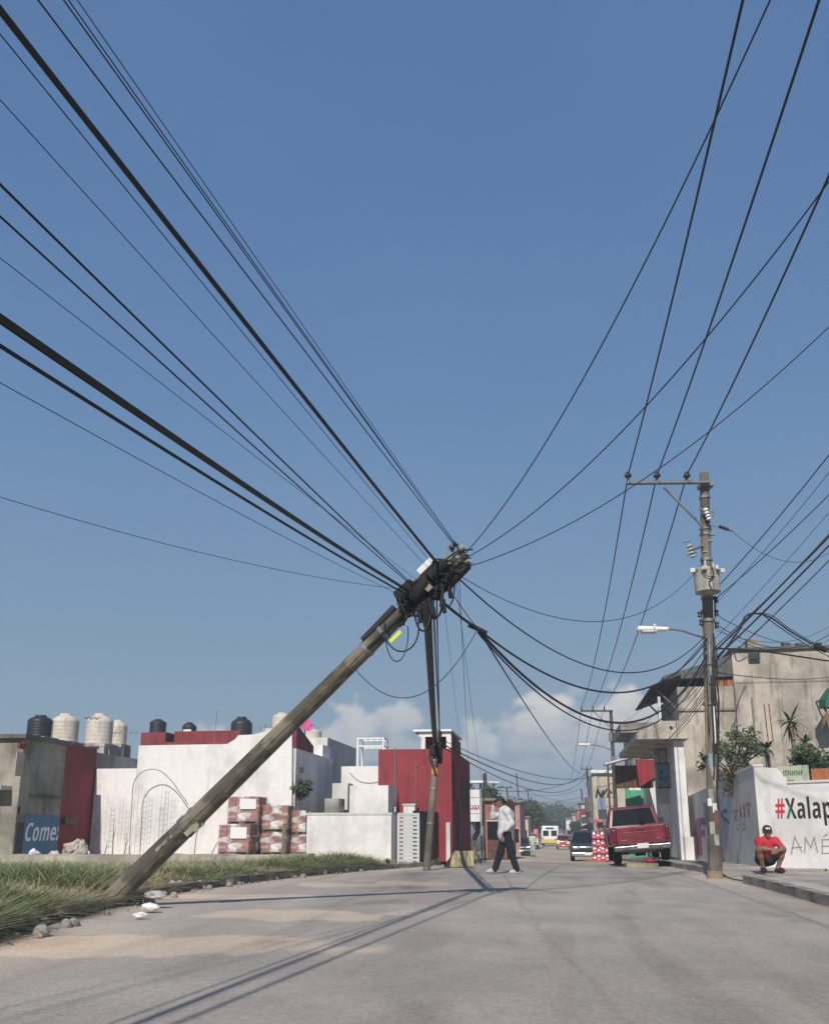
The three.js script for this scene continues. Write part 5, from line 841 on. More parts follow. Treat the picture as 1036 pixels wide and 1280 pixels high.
// service lines to the right of the power pole
leaving(RR(741, .1), 1036, 568, 7.6, .15, .011, 'upper service line rising from the transformer rack', GH, { k: .6 }); leaving(RR(752, .1), 1036, 618, 7.4, .15, .011, 'lower service line rising from the transformer rack', GH, { k: .6 }); leaving(RR(758, .1), 1036, 590, 7.4, .2, .006, 'hairline service line from the transformer rack', GH, { k: .6 }); leaving(RR(800, .1), 1036, 640, 7.3, .1, .006, 'faint service line between the rack lines and the thick bundle', GH, { k: .6 });
leaving(RR(815, .1), 1036, 668, 7.1, .1, .021, 'thick cable rising right from the waist of the power pole', GH, { k: .6 }); leaving(RR(824, .1), 1036, 681, 7.0, .1, .021, 'second thick cable rising right from the waist of the power pole', GH, { k: .6 }); leaving(RR(810, .1), 1036, 671, 7.1, .12, .013, 'slim cable beside the thick pair right of the power pole', GH, { k: .6 }); leaving(RR(838, .1), 1036, 700, 6.9, .1, .015, 'lowest thick cable rising right from the power pole', GH, { k: .6 });
// the bent bundle to the box over the concrete house
{
  const A = RR(828, .1), K = pt(948, 767, 24), Q = pt(1024, 810, 26), E = pt(1075, 832, 27.5);
  solo('overhead_cable', tube([A, A.clone().lerp(K, .5).add(V3(0, .12, 0)), K.clone().add(V3(-.25, -.02, 0)), K, K.clone().add(V3(.25, -.08, 0)), K.clone().lerp(Q, .5), Q, E], .024, 80, 7), MAT.cable, 'thick cable bent over in a peak towards the splice box on the right', 'cable', GH);
  solo('overhead_cable', tube([K.clone().add(V3(.1, -.03, 0)), K.clone().lerp(Q, .4).add(V3(0, -.08, 0)), Q.clone().add(V3(-.05, -.1, 0)), E.clone().add(V3(0, -.15, 0))], .015, 60, 6), MAT.cable, 'slim cable under the bent thick cable', 'cable', GH);
  solo('overhead_cable', tube([K.clone().add(V3(-.3, 0, 0)), K.clone().add(V3(.2, .0, 0)), K.clone().lerp(Q, .5).add(V3(0, .07, 0)), Q.clone().add(V3(0, .06, 0)), E.clone().add(V3(0, .1, 0))], .013, 60, 6), MAT.cable, 'slim cable above the bent thick cable', 'cable', GH);
  solo('splice_box', [rod(Q.clone().add(V3(-.14, .07, 0)), Q.clone().add(V3(.18, -.07, 0)), .085, .085, 14), rbox(.16, .12, .1, .02, Q.x - .03, Q.y + .1, Q.z)], MAT.rubber, 'black splice box hung in the bent cables at the right', 'splice box', undefined);
}
solo('overhead_cable', tube([RR(812, .1), pt(925, 812, 21), pt(960, 815, 22), pt(1000, 821, 23), pt(1060, 830, 24)], .022, 50, 6), MAT.cable, 'black cable from the power pole along the roof edge of the tall house', 'cable', GH);
solo('overhead_cable', tube([pt(923, 808, 32), pt(918, 816, 32), pt(919, 823, 32), pt(925, 826, 33), pt(933, 821, 33.4)], .02, 30, 6), MAT.cable, 'black cable loop at the dark box on the concrete roof', 'cable', GH);
[[RR(770, .12), pt(1040, 806, 26), .3, .009, 'upper slack line from the rack towards the tall house'], [RR(782, .12), pt(1040, 790, 24), .5, .01, 'middle slack line from the rack to the right'], [RR(786, .12), pt(1040, 796, 24), .5, .006, 'thin slack line from the rack to the right'], [RR(790, .12), pt(1040, 780, 26), .4, .006, 'faint slack line from the rack to the right'], [RPt(914, 663, -.1), pt(1040, 688, 20), .5, .006, 'slack wire from the dead end insulator to the right'], [RR(842, .1), pt(1040, 846, 32.5), .12, .011, 'cable across the stained face of the tall house'], [RR(855, .1), pt(905, 846, 34.9), .05, .008, 'short wire from the power pole to the brick strip']].forEach(([a, b, s, r, l]) => cable(a, b, s, r, l, GH));
// service drops fanning from the power pole down the street
[[850, 822, 905, 50, .009], [858, 812, 925, 48, .008], [866, 806, 940, 50, .010], [846, 830, 878, 41, .008], [862, 792, 957, 54, .008], [872, 799, 950, 48, .008], [800, 771, 905, 58, .009], [812, 772, 930, 58, .010], [830, 770, 945, 58, .010]].forEach(([py, px, p2, D, r]) => cable(RR(py, -.1), pt(px, p2, D), .35, r, 'service drop fanning down the street from the power pole', 'service drops fanning from the power pole'));
cable(FP2.top.clone().add(V3(0, -.5, 0)), pt(598, 985, 60), .8, .02, 'far cable crossing low between the thin pole and the left houses', GF); cable(FP2.top.clone().add(V3(0, -.8, 0)), V3(FP1.b.x, FP1.b.y + 4.6, FP1.b.z), .6, .02, 'far cable between the thin pole and the crossarm pole', GF); cable(FP3.top, FP4.top, 1.0, .025, 'distant cable across the end of the street', GF); cable(FP3.top.clone().add(V3(0, -1, 0)), FP6.top, 1.0, .025, 'lower distant cable across the end of the street', GF);
cable(FP1.b.clone().lerp(FP1.top, .62), V3(FP2.top.x, FP2.top.y - .7, FP2.top.z), .5, .02, 'cable running on from the crossarm pole lamp', GF);
// ───────────────────────── trees and plants ─────────────────────────
function leafCloud(r, centers, n, size, spread, flat = .55) {                       // leaf-sized faces gathered in clumps
  const pos = [], idx = [];
  for (let i = 0; i < n; i++) {
    const c = centers[Math.floor(r() * centers.length)], rad = spread * (.6 + .8 * r()), th = r() * 6.283, ph = Math.acos(2 * r() - 1), k = Math.pow(r(), .5) * rad;
    const p = V3(c.x + Math.sin(ph) * Math.cos(th) * k, c.y + Math.cos(ph) * k * .8, c.z + Math.sin(ph) * Math.sin(th) * k), s = size * (.6 + .8 * r());
    const a = V3(r() - .5, (r() - .5) * flat, r() - .5).normalize(), b = V3(r() - .5, (r() - .5) * flat, r() - .5).cross(a).normalize(), o = pos.length / 3;
    for (const [u, v] of [[0, -1], [.38, 0], [0, 1], [-.38, 0]]) pos.push(p.x + a.x * v * s + b.x * u * s, p.y + a.y * v * s + b.y * u * s, p.z + a.z * v * s + b.z * u * s); idx.push(o, o + 1, o + 2, o, o + 2, o + 3);
  }
  const g = new THREE.BufferGeometry(); g.setAttribute('position', new THREE.Float32BufferAttribute(pos, 3)); g.setIndex(idx); g.computeVertexNormals(); return g;
}
const LEAF = { mid: M([.062, .105, .038], .75, { double: true, trans: .3 }), grey: M([.12, .15, .075], .8, { double: true, trans: .3 }), dry: M([.20, .13, .07], .9, { double: true, trans: .2 }) };
function tree(name, label, base, H, R, opt = {}) {
  const r = rng(opt.seed || 1), T = thing(name, label, opt.cat || 'tree', base, 0, opt.group), tr = opt.trunk || H * .03, limbs = [], tips = [], fork = H * (opt.fork || .4);
  limbs.push(tube([V3(0, -.1, 0), V3((r() - .5) * .1 * H, fork * .5, (r() - .5) * .1 * H), V3((r() - .5) * .12 * H, fork, 0)], tr, 10, 8));
  const n = opt.limbs || 8;
  for (let i = 0; i < n; i++) { const a = i / n * 6.283 + r(), rr = R * (.35 + .6 * r()), e = V3(Math.cos(a) * rr, fork + (H - fork) * (.25 + .7 * r()) * (1 - .25 * rr / R), Math.sin(a) * rr), m = V3(e.x * .45, lerp(fork, e.y, .55), e.z * .45); limbs.push(tube([V3(0, fork * .92, 0), m, e], tr * .42, 8, 5)); tips.push(e, m.clone().lerp(e, .6).add(V3((r() - .5) * R * .4, (r() - .3) * R * .4, (r() - .5) * R * .4))); }
  part('trunk', limbs, opt.bark || MAT.wood, T);
  part('crown', leafCloud(r, tips, opt.leaves || 1400, opt.leaf || .1, opt.spread || R * .38), opt.mat || LEAF.mid, T);
  if (opt.mat2) part('crown_tips', leafCloud(r, tips, Math.floor((opt.leaves || 1400) * .35), (opt.leaf || .1) * .9, (opt.spread || R * .38) * 1.15), opt.mat2, T);
  return T;
}
function rosette(name, label, base, H, n, L, opt = {}) {                            // yucca-like stem with a head of long leaves and a skirt of dry ones
  const r = rng(opt.seed || 3), T = thing(name, label, 'plant', base); const heads = opt.heads || [[0, H, 0]];
  part('stem', heads.map(([x, y, z]) => tube([V3(0, -.05, 0), V3(x * .4, y * .5, z * .4), V3(x, y, z)], opt.stem || .05, 8, 7)), MAT.wood, T);
  const leaf = (len, w, el, az, droop) => { const pos = [], idx = []; const nn = 5; for (let i = 0; i <= nn; i++) { const t = i / nn, y = Math.sin(el) * len * t - droop * t * t * len, d = Math.cos(el) * len * t, ww = w * (1 - t) * (.5 + 1.6 * Math.min(t * 3, 1)) / 2; pos.push(Math.cos(az) * d - Math.sin(az) * ww, y, Math.sin(az) * d + Math.cos(az) * ww, Math.cos(az) * d + Math.sin(az) * ww, y, Math.sin(az) * d - Math.cos(az) * ww); } for (let i = 0; i < nn; i++) { const a = i * 2; idx.push(a, a + 1, a + 2, a + 2, a + 1, a + 3); } const g = new THREE.BufferGeometry(); g.setAttribute('position', new THREE.Float32BufferAttribute(pos, 3)); g.setIndex(idx); g.computeVertexNormals(); return g; };
  heads.forEach(([x, y, z]) => { for (let i = 0; i < n; i++) { const dry = i < n * (opt.dry || 0); part(dry ? 'dry_leaf' : 'leaf', leaf(L * (.7 + .5 * r()), L * .13, dry ? -1.1 + r() * .3 : -.35 + r() * 1.6, r() * 6.283, dry ? .2 : .15 + r() * .4).translate(x, y, z), dry ? LEAF.dry : (r() < .5 ? LEAF.mid : LEAF.grey), T); } });
  return T;
}
{
  let b = pt(920, 1000, 25.5); b.y = gy(25.5) + .1; tree('garden_tree', 'sparse small tree growing behind the faded mural wall', b, 4.0, 1.05, { seed: 4, fork: .6, trunk: .05, limbs: 16, leaves: 1500, leaf: .075, spread: .24, mat: LEAF.grey, bark: MAT.wood });
  b = pt(930, 1000, 25.2); b.y = gy(25.2) + .1; tree('garden_shrub', 'low twiggy shrub filling the gap above the mural wall', b, 2.75, .7, { seed: 6, cat: 'shrub', fork: .6, trunk: .035, limbs: 12, leaves: 900, leaf: .05, spread: .26, mat: LEAF.dry, mat2: LEAF.grey });
  b = pt(964, 1000, 24); b.y = gy(24) + .1; rosette('yucca_plant', 'dark spiky plant rising just behind the wall corner', b, 3.0, 28, .5, { seed: 5, stem: .07 });
  b = pt(1004, 1000, 25); b.y = gy(25) + .1; rosette('yucca_plant', 'tall spiky plant with a drooping dry skirt above the sign board', b, 3.6, 26, .62, { seed: 8, stem: .06, dry: .3, heads: [[-.15, 3.85, 0], [.15, 3.25, .1], [.3, 2.8, -.1]] });
  b = pt(1040, 1000, 24.5); b.y = gy(24.5) + .1; tree('garden_shrub', 'dense green shrub behind the orange board', b, 3.3, 1.0, { seed: 9, cat: 'shrub', fork: .5, limbs: 14, leaves: 4200, leaf: .085, spread: .34, mat: LEAF.mid, mat2: LEAF.mid });
  b = pt(985, 1000, 24.8); b.y = gy(24.8) + .1; tree('garden_shrub', 'small leafy shrub between the two spiky plants', b, 2.55, .5, { seed: 10, cat: 'shrub', fork: .6, limbs: 9, leaves: 1100, leaf: .06, spread: .22, mat: LEAF.mid });
  b = pt(1034, 905, 27.6); { const T = rosette('hanging_plant', 'brown hanging plant under the dark green awning', b, .01, 16, .5, { seed: 12, dry: .9, stem: .02 }); T.position.y += .35; }
  b = pt(374, 1000, 29.6); b.y = PLOT; tree('yard_shrub', 'small green shrub beside the maroon gable', b, 2.35, .42, { seed: 21, cat: 'shrub', fork: .75, limbs: 9, leaves: 1500, leaf: .06, spread: .2, mat: LEAF.mid, trunk: .04 });
  const F = (px, D, H, R, label, seed, mat = LEAF.mid) => { const q = pt(px, 1050, D); q.y = gy(D); tree('street_tree', label, q, H, R, { seed, fork: .35, limbs: 16, leaves: 4200, leaf: R * .085, spread: R * .36, mat, mat2: LEAF.mid, group: 'trees at the end of the street' }); };
  F(655, 112, 6.2, 2.6, 'broad green tree beside the pink roofed house', 31); F(674, 150, 5.4, 3.2, 'dark rounded tree left of the white bus', 32, LEAF.mid); F(688, 210, 7, 5, 'dark tree mass behind the white bus', 33, LEAF.mid); F(705, 240, 6.5, 5, 'low dark tree at the far end of the road', 34, LEAF.mid); F(596, 56, 5.0, 1.5, 'leafy tree behind the shop sign', 35, LEAF.mid); F(728, 100, 3.4, 1.4, 'small green tree before the far white house', 36); F(664, 190, 6.5, 4.5, 'hazy tree behind the red topped van', 37, LEAF.mid); F(775, 68, 2.6, 1.1, 'small shrubby tree at the cream end wall', 38);
  // weeds at the foot of walls
  for (const [px, D, h, l] of [[600, 34, .45, 'weed clump at the corner of the red house'], [545, 27, .3, 'low weed clump at the foot of the orange banded pole'], [588, 33, .4, 'weed clump behind the leaning board'], [485, 25.5, .35, 'weed clump at the end of the yard wall'], [1030, 20.2, .12, 'small weeds at the foot of the white corner wall']]) { const q = pt(px, 1070, D); q.y = gy(D) + .1; rosette('weed_clump', l, q, .02, 26, h, { seed: px, stem: .01 }); }
}
// ───────────────────────── vehicles ─────────────────────────
// local frame: x right, y up, front towards -z
function sideExtrude(pts, W, bevel = .04, tuck = 0, y0 = 0, y1 = 1, curve = 6) {
  const s = new THREE.Shape(); pts.forEach((p, i) => { if (i === 0) s.moveTo(p[0], p[1]); else if (p.length === 4) s.quadraticCurveTo(p[2], p[3], p[0], p[1]); else s.lineTo(p[0], p[1]); });
  const g = new THREE.ExtrudeGeometry(s, { depth: W - 2 * bevel, bevelEnabled: true, bevelSize: bevel, bevelThickness: bevel, bevelOffset: -bevel, bevelSegments: 3, curveSegments: curve });
  g.translate(0, 0, -W / 2 + bevel); g.rotateY(Math.PI / 2); const p = g.attributes.position;
  if (tuck) { for (let i = 0; i < p.count; i++) { const k = Math.max(0, (p.getY(i) - y0) / (y1 - y0)); p.setX(i, p.getX(i) * (1 - tuck * k)); } }
  return toCreasedNormals(g, .6);
}
function quad4(a, b, c, d, th = .012) { const n = b.clone().sub(a).cross(d.clone().sub(a)).normalize().multiplyScalar(th), pos = [], P = [a, b, c, d], Q = P.map((v) => v.clone().sub(n)); const f = (x, y, z) => pos.push(...x.toArray(), ...y.toArray(), ...z.toArray()); f(P[0], P[1], P[2]); f(P[0], P[2], P[3]); f(Q[0], Q[2], Q[1]); f(Q[0], Q[3], Q[2]); for (let i = 0; i < 4; i++) { const j = (i + 1) % 4; f(P[i], Q[i], Q[j]); f(P[i], Q[j], P[j]); } const g = new THREE.BufferGeometry(); g.setAttribute('position', new THREE.Float32BufferAttribute(pos, 3)); g.computeVertexNormals(); return g; }
function wheel(parent, x, y, z, r, w, rimMat = MAT.steel) {
  const t = lathe([[r * .55, -w / 2], [r * .9, -w / 2], [r, -w * .36], [r, w * .36], [r * .9, w / 2], [r * .55, w / 2]], 26).rotateZ(Math.PI / 2).translate(x, y, z), W0 = part('wheel', [t], MAT.rubber, parent);
  part('rim', [lathe([[0, -w * .3], [r * .5, -w * .34], [r * .58, -w * .46], [r * .58, w * .46], [r * .5, w * .34], [0, w * .3]], 20).rotateZ(Math.PI / 2).translate(x, y, z)], rimMat, W0);
}
const arch = (a, r, y) => { const pts = []; for (let i = 0; i <= 8; i++) { const t = Math.PI - i / 8 * Math.PI; pts.push([a + Math.cos(t) * r, y + Math.sin(t) * r]); } return pts; };
const paintM = (rgb) => M(rgb, .38, { coat: .7, cr: .15, wear: 'grime' });
// red pickup, right wheels up on the kerb
{
  const c = pt(806, 1084, 27.2); const base = along(c, 0); base.y = gy(-c.z) + .02;
  const T = thing('pickup_truck', 'red pickup truck parked with its right wheels on the kerb', 'pickup truck', base, TURN), red = paintM([.30, .022, .045]), R = new THREE.Group();
  const W = 1.68, roll = .085, add = (n, g, m, p = T) => { const gg = Array.isArray(g) ? merge(g) : g; if (p === T || !p.userData.sub) { } gg.rotateZ(roll); gg.translate(0, .075, 0); return part(n, gg, m, p); };
  const z0 = -2.5;                                                                   // the tailgate is at z = 0
  const sh = (pts) => pts.map((p) => p.map((v, i) => i % 2 ? v : v));
  // bed sides and front body; lengths measured forward from the tailgate
  const lower = [[1.9, .48], [3.35, .48], ...arch(3.85, .43, .48), [4.85, .48], [4.95, .6], [4.93, .85], [4.75, .98, 4.93, .96], [3.55, 1.08], [1.9, 1.08]];
  add('cab_body', sideExtrude(lower, W, .05), red);
  for (const s of [-1, 1]) { const g = sideExtrude([[0, .58], [.62, .52], ...arch(1.05, .43, .52), [1.9, .5], [1.9, 1.08], [.02, 1.08]], .12, .035); g.translate(s * (W / 2 - .06), 0, 0); add('bed_side', g, red); const fl = sideExtrude([[.55, .62], ...arch(1.05, .5, .55), [1.6, .62], [1.62, .92], [1.35, 1.0, 1.55, 1.0], [.75, 1.0], [.5, .92, .55, 1.0]], .07, .025); fl.translate(s * (W / 2 + .015), 0, 0); add('fender', fl, red); }
  add('bed_floor', [span(-W / 2 + .1, W / 2 - .1, .62, .67, -.05, -1.9)], MAT.black);
  const tg = add('tailgate', [rbox(W - .26, .52, .06, .025, 0, .82, -.02)], red);
  add('tailgate_handle', [rbox(.22, .05, .03, .01, 0, .98, .02)], MAT.black, tg); add('badge', [box(.16, .022, .008, -.5, .70, .014), box(.12, .022, .008, .5, .70, .014)], MAT.chrome, tg);
  add('tailgate_crease', [rbox(W - .5, .03, .02, .008, 0, .90, .012)], red, tg);
  for (const s of [-1, 1]) { add('tail_light', [rbox(.11, .36, .07, .025, s * (W / 2 - .075), .84, -.005)], M([.10, .008, .01], .25, { coat: .6 })); }
  const bp = add('bumper', [rbox(W - .02, .17, .16, .05, 0, .47, .09), rbox(.5, .1, .18, .03, 0, .50, .10)], M([.55, .54, .53], .32, { metal: .9, wear: 'grime' }));
  add('licence_plate', [rbox(.32, .14, .02, .006, 0, .515, .185)], M([.62, .60, .55], .5), bp); for (const s of [-1, 1]) add('step_pad', [rbox(.42, .03, .14, .01, s * .6, .565, .09)], MAT.rubber, bp);
  // cab
  const cab = [[2.0, 1.06], [2.14, 1.60], [2.28, 1.69, 2.17, 1.68], [3.05, 1.69], [3.2, 1.64, 3.14, 1.69], [3.72, 1.06]];
  add('cab', sideExtrude(cab, W - .06, .05, .17, 1.06, 1.69), red);
  const hw = (y) => (W - .06) / 2 * (1 - .17 * (y - 1.06) / .63), Z = (a) => -a;
  { const yb = 1.14, yt = 1.58, a = (y) => 2.0 + (y - 1.06) / .54 * .14 - .012, i = .11; add('rear_window', quad4(V3(-hw(yb) + i, yb, Z(a(yb))), V3(hw(yb) - i, yb, Z(a(yb))), V3(hw(yt) - i, yt, Z(a(yt))), V3(-hw(yt) + i, yt, Z(a(yt)))), MAT.glass); add('window_rubber', [rod(V3(-hw(yb) + i, yb - .015, Z(a(yb))), V3(hw(yb) - i, yb - .015, Z(a(yb))), .016), rod(V3(-hw(yt) + i, yt + .015, Z(a(yt))), V3(hw(yt) - i, yt + .015, Z(a(yt))), .016)], MAT.rubber); }
  for (const s of [-1, 1]) { const P = [[2.25, 1.14], [3.5, 1.14], [3.12, 1.58], [2.33, 1.58]].map(([a, y]) => V3(s * (hw(y) + .006), y, Z(a))); add('side_window', s > 0 ? quad4(...P) : quad4(P[0], P[3], P[2], P[1]), MAT.glass); add('mirror', [rbox(.2, .18, .09, .03, s * (W / 2 + .14), 1.2, -3.45), rod(V3(s * W / 2, 1.14, -3.42), V3(s * (W / 2 + .1), 1.18, -3.44), .02)], MAT.black); }
  { const yb = 1.1, yt = 1.6, P = (s, y, a) => V3(s * (hw(y) - .09), y, Z(a)); add('windscreen', quad4(P(1, yb, 3.70), P(-1, yb, 3.70), P(-1, yt, 3.26), P(1, yt, 3.26)), MAT.glass); }
  for (const s of [-1, 1]) add('headlight', [rbox(.34, .16, .08, .03, s * .6, .78, -4.92)], MAT.lamp);
  add('chassis', [span(-.62, .62, .30, .5, -.25, -4.6), span(-.7, .7, .27, .36, -.98, -1.12), span(-.15, .15, .2, .36, -.9, -1.2)], MAT.black); add('spare_wheel', [lathe([[.12, -.1], [.3, -.1], [.34, -.06], [.34, .06], [.3, .1], [.12, .1]], 22).translate(-.1, .42, -.62)], MAT.rubber); add('exhaust', [rod(V3(.45, .28, .1), V3(.45, .28, -1.2), .035)], MAT.rust);
  const before = T.children.length;
  for (const [s, a] of [[-1, 1.05], [1, 1.05], [-1, 3.85], [1, 3.85]]) wheel(T, s * (W / 2 - .13), .36 + s * roll * .78 + .075, -a, .36, .23);
  // stuff under the tailgate
  const p = pt(803, 1084, 26.9); p.y = gy(26.9); solo('kerb_ramp', [roughen(new THREE.BoxGeometry(.9, .13, .4, 6, 2, 3), .03, 4, 5).translate(p.x - .05, p.y + .05, p.z)], M([.36, .31, .22], .95, { wear: 'concrete' }), 'low tan concrete block behind the red pickup', 'block');
  const b2 = along(p, .35, .28); const bun = roughen(new THREE.IcosahedronGeometry(.16, 3), .08, 6, 8); bun.scale(1.1, .4, .8); bun.translate(b2.x, p.y + .17, b2.z - .05); solo('red_bundle', bun, M([.30, .02, .04], .8), 'small red cloth bundle under the pickup tailgate', 'bundle');
}
// general car seen from its front or rear
function car(name, label, category, base, turn, o) {
  const T = thing(name, label, category, base, turn), { L = 4.1, W = 1.68, H = 1.45, belt = .92, hood = 1.15, boot = .6, roofF = 1.55, roofR = .45, wr = .29, paint } = o;
  const wy = wr, body = [[.06, .3], [.55, .26], ...arch(.78, wr * 1.18, .27), [L - .95, .26], ...arch(L - .78, wr * 1.18, .27).slice(0), [L - .06, .3], [L, .5], [L - .08, belt * .82, L, belt * .8], [L - hood, belt], [boot, belt], [.08, belt * .95], [0, .55, 0, belt * .9]];
  part('body', sideExtrude(body, W, .07), paint, T);
  const cabin = [[boot - .25, belt - .02], [boot + roofR - .1, H - .04], [boot + roofR + .1, H, boot + roofR, H], [L - hood - roofF * .42 - .1, H], [L - hood - roofF * .42 + .08, H - .03, L - hood - roofF * .42 + .04, H], [L - hood + .25, belt - .02]];
  const k = .2, hw = (y) => (W - .08) / 2 * (1 - k * (y - belt) / (H - belt)); part('cabin', sideExtrude(cabin, W - .08, .05, k, belt, H), paint, T);
  const yb = belt + .05, yt = H - .1, af = (y) => lerp(L - hood + .25, L - hood - roofF * .42 + .06, (y - belt + .02) / (H - belt)), ar = (y) => lerp(boot - .25, boot + roofR - .08, (y - belt + .02) / (H - belt));
  part('windscreen', quad4(V3(hw(yb) - .08, yb, -af(yb) - .02), V3(-hw(yb) + .08, yb, -af(yb) - .02), V3(-hw(yt) + .08, yt, -af(yt) - .02), V3(hw(yt) - .08, yt, -af(yt) - .02)), MAT.glass, T);
  part('rear_window', quad4(V3(-hw(yb) + .1, yb, -ar(yb) + .02), V3(hw(yb) - .1, yb, -ar(yb) + .02), V3(hw(yt) - .1, yt, -ar(yt) + .02), V3(-hw(yt) + .1, yt, -ar(yt) + .02)), MAT.glass, T);
  for (const s of [-1, 1]) { const P = [[ar(yb) + .18, yb], [af(yb) - .2, yb], [af(yt) - .14, yt], [ar(yt) + .16, yt]].map(([a, y]) => V3(s * (hw(y) + .006), y, -a)); part('side_window', s > 0 ? quad4(...P) : quad4(P[0], P[3], P[2], P[1]), MAT.glass, T); part('mirror', [rbox(.17, .12, .1, .03, s * (W / 2 + .06), belt + .06, -(L - hood - .1))], MAT.black, T);
    part('headlight', [rbox(.34, .15, .1, .04, s * (W / 2 - .26), belt * .70, -L + .05)], MAT.chrome, T); part('tail_light', [rbox(.2, .26, .06, .03, s * (W / 2 - .14), belt * .74, -.02)], o.tail || M([.25, .01, .01], .3), T); for (const a of [.78, L - .78]) wheel(T, s * (W / 2 - .1), wy, -a, wr, .19); }
  part('grille', [rbox(W * .42, .12, .06, .02, 0, belt * .64, -L + .02)], MAT.black, T); part('front_bumper', [rbox(W - .06, .2, .16, .06, 0, .4, -L + .02)], o.bump || paint, T); part('rear_bumper', [rbox(W - .06, .2, .14, .06, 0, .42, 0)], o.bump || paint, T); part('licence_plate', [rbox(.34, .13, .02, .006, 0, .42, .075)], MAT.plastic, T); part('licence_plate', [rbox(.34, .13, .02, .006, 0, .42, -L - .075)], MAT.plastic, T);
  return T;
}
const onRoad = (px, py, D) => { const p = pt(px, py, D); p.y = gy(D) + .005; return p; };
{ // dark jeep-like car facing the viewer beside the crates
  const p = onRoad(735, 1070, 47); car('black_car', 'black car facing the viewer parked behind the red pickup', 'car', along(p, 4.1).setY(p.y + .0), TURN + Math.PI, { paint: paintM([.02, .022, .026]), H: 1.52, belt: 1.0, L: 4.1, W: 1.72, wr: .33, bump: MAT.chrome }).position.y = gy(49) - .01;
  const q = onRoad(651, 1065, 74); car('dark_sedan', 'dark sedan facing the viewer behind the pedestrian', 'car', along(q, 4.2), TURN + Math.PI, { paint: paintM([.022, .035, .04]), H: 1.42, boot: .75, L: 4.3 }).position.y = gy(76);
  const r = onRoad(704, 1058, 106); const oc = car('orange_taxi', 'orange car with pale side panels driving away along the street', 'car', r, TURN, { paint: paintM([.62, .13, .03]), H: 1.62, belt: 1.0, L: 3.9, W: 1.62, boot: .25, roofR: .2, tail: MAT.whitemetal, bump: M([.5, .1, .03], .5) });
  for (const s of [-1, 1]) part('pale_panel', [rbox(.36, .42, .05, .02, s * .58, .82, .02)], MAT.plastic, oc);
  const u = onRoad(716, 1055, 138); car('silver_car', 'small silver car beyond the orange one', 'car', u, TURN, { paint: paintM([.45, .46, .47]), H: 1.5 });
  const v2 = onRoad(722, 1057, 120); car('dark_car', 'dark car parked far along the right kerb', 'car', along(v2, 0, 1.2), TURN, { paint: paintM([.03, .03, .04]), H: 1.45 });
}
{ // white and yellow bus facing the viewer
  const p = onRoad(687.5, 1056, 128), T = thing('city_bus', 'white minibus with a yellow lower band far down the street', 'bus', p, TURN), W = 2.35, H = 2.75, L = 7;
  part('body', sideExtrude([[0, .95], [0, H - .2], [.25, H, 0, H], [L - .3, H], [L, H - .35, L, H], [L, .95]], W, .1), M([.74, .74, .72], .45), T); part('lower_band', [rbox(W + .02, .58, L, .08, 0, .68, -L / 2)], M([.62, .45, .05], .5), T);
  for (const x of [-.56, .56]) part('window', [rbox(.78, .72, .04, .03, x, 1.75, .03)], MAT.glass, T); for (const s of [-1, 1]) { part('tail_light', [rbox(.16, .3, .05, .02, s * 1.0, 1.1, .02)], M([.3, .02, .02], .3), T); for (let k = 0; k < 5; k++) part('side_window', [rbox(.04, .7, .95, .01, s * (W / 2 + .0), 1.75, -.9 - k * 1.15)], MAT.glass, T); for (const a of [1.2, 5.4]) wheel(T, s * (W / 2 - .16), .42, -a, .42, .25); }
  part('route_board', [rbox(1.1, .22, .04, .02, 0, 2.42, .03)], MAT.black, T);
}
{ // white van with a red top
  const p = onRoad(664.5, 1060, 112), T = thing('delivery_van', 'white van with a red painted top behind the dark sedan', 'van', p, TURN + Math.PI), W = 1.75, H = 2.35, L = 4.6;
  const z = (g) => g; part('body', sideExtrude([[0, .35], [0, 1.35], [L - .9, 1.35], [L - .05, 1.05], [L, .35]], W, .08), M([.72, .72, .71], .4, { coat: .4 }), T); part('red_top', sideExtrude([[.02, 1.33], [.02, H], [L - 1.5, H], [L - 1.25, H - .1, L - 1.35, H], [L - 1.1, 1.72], [L - .9, 1.33]], W - .04, .06), M([.42, .03, .04], .45, { coat: .4 }), T);
  part('windscreen', quad4(V3(.72, 1.2, -L + .35), V3(-.72, 1.2, -L + .35), V3(-.68, 1.68, -L + 1.06), V3(.68, 1.68, -L + 1.06)), MAT.glass, T); part('roof_emblem', [box(.5, .3, .03, 0, 2.0, -L + 1.2)], MAT.plastic, T);
  for (const s of [-1, 1]) { part('headlight', [rbox(.3, .2, .06, .03, s * .62, .82, -L - .0)], MAT.chrome, T); for (const a of [.9, 3.7]) wheel(T, s * (W / 2 - .1), .31, -a, .31, .2); part('mirror', [rbox(.14, .22, .08, .02, s * (W / 2 + .1), 1.35, -3.6)], MAT.black, T); } part('bumper', [rbox(W, .22, .14, .05, 0, .45, -L)], MAT.black, T); part('grille', [rbox(.9, .18, .04, .02, 0, .75, -L - .02)], MAT.black, T);
}
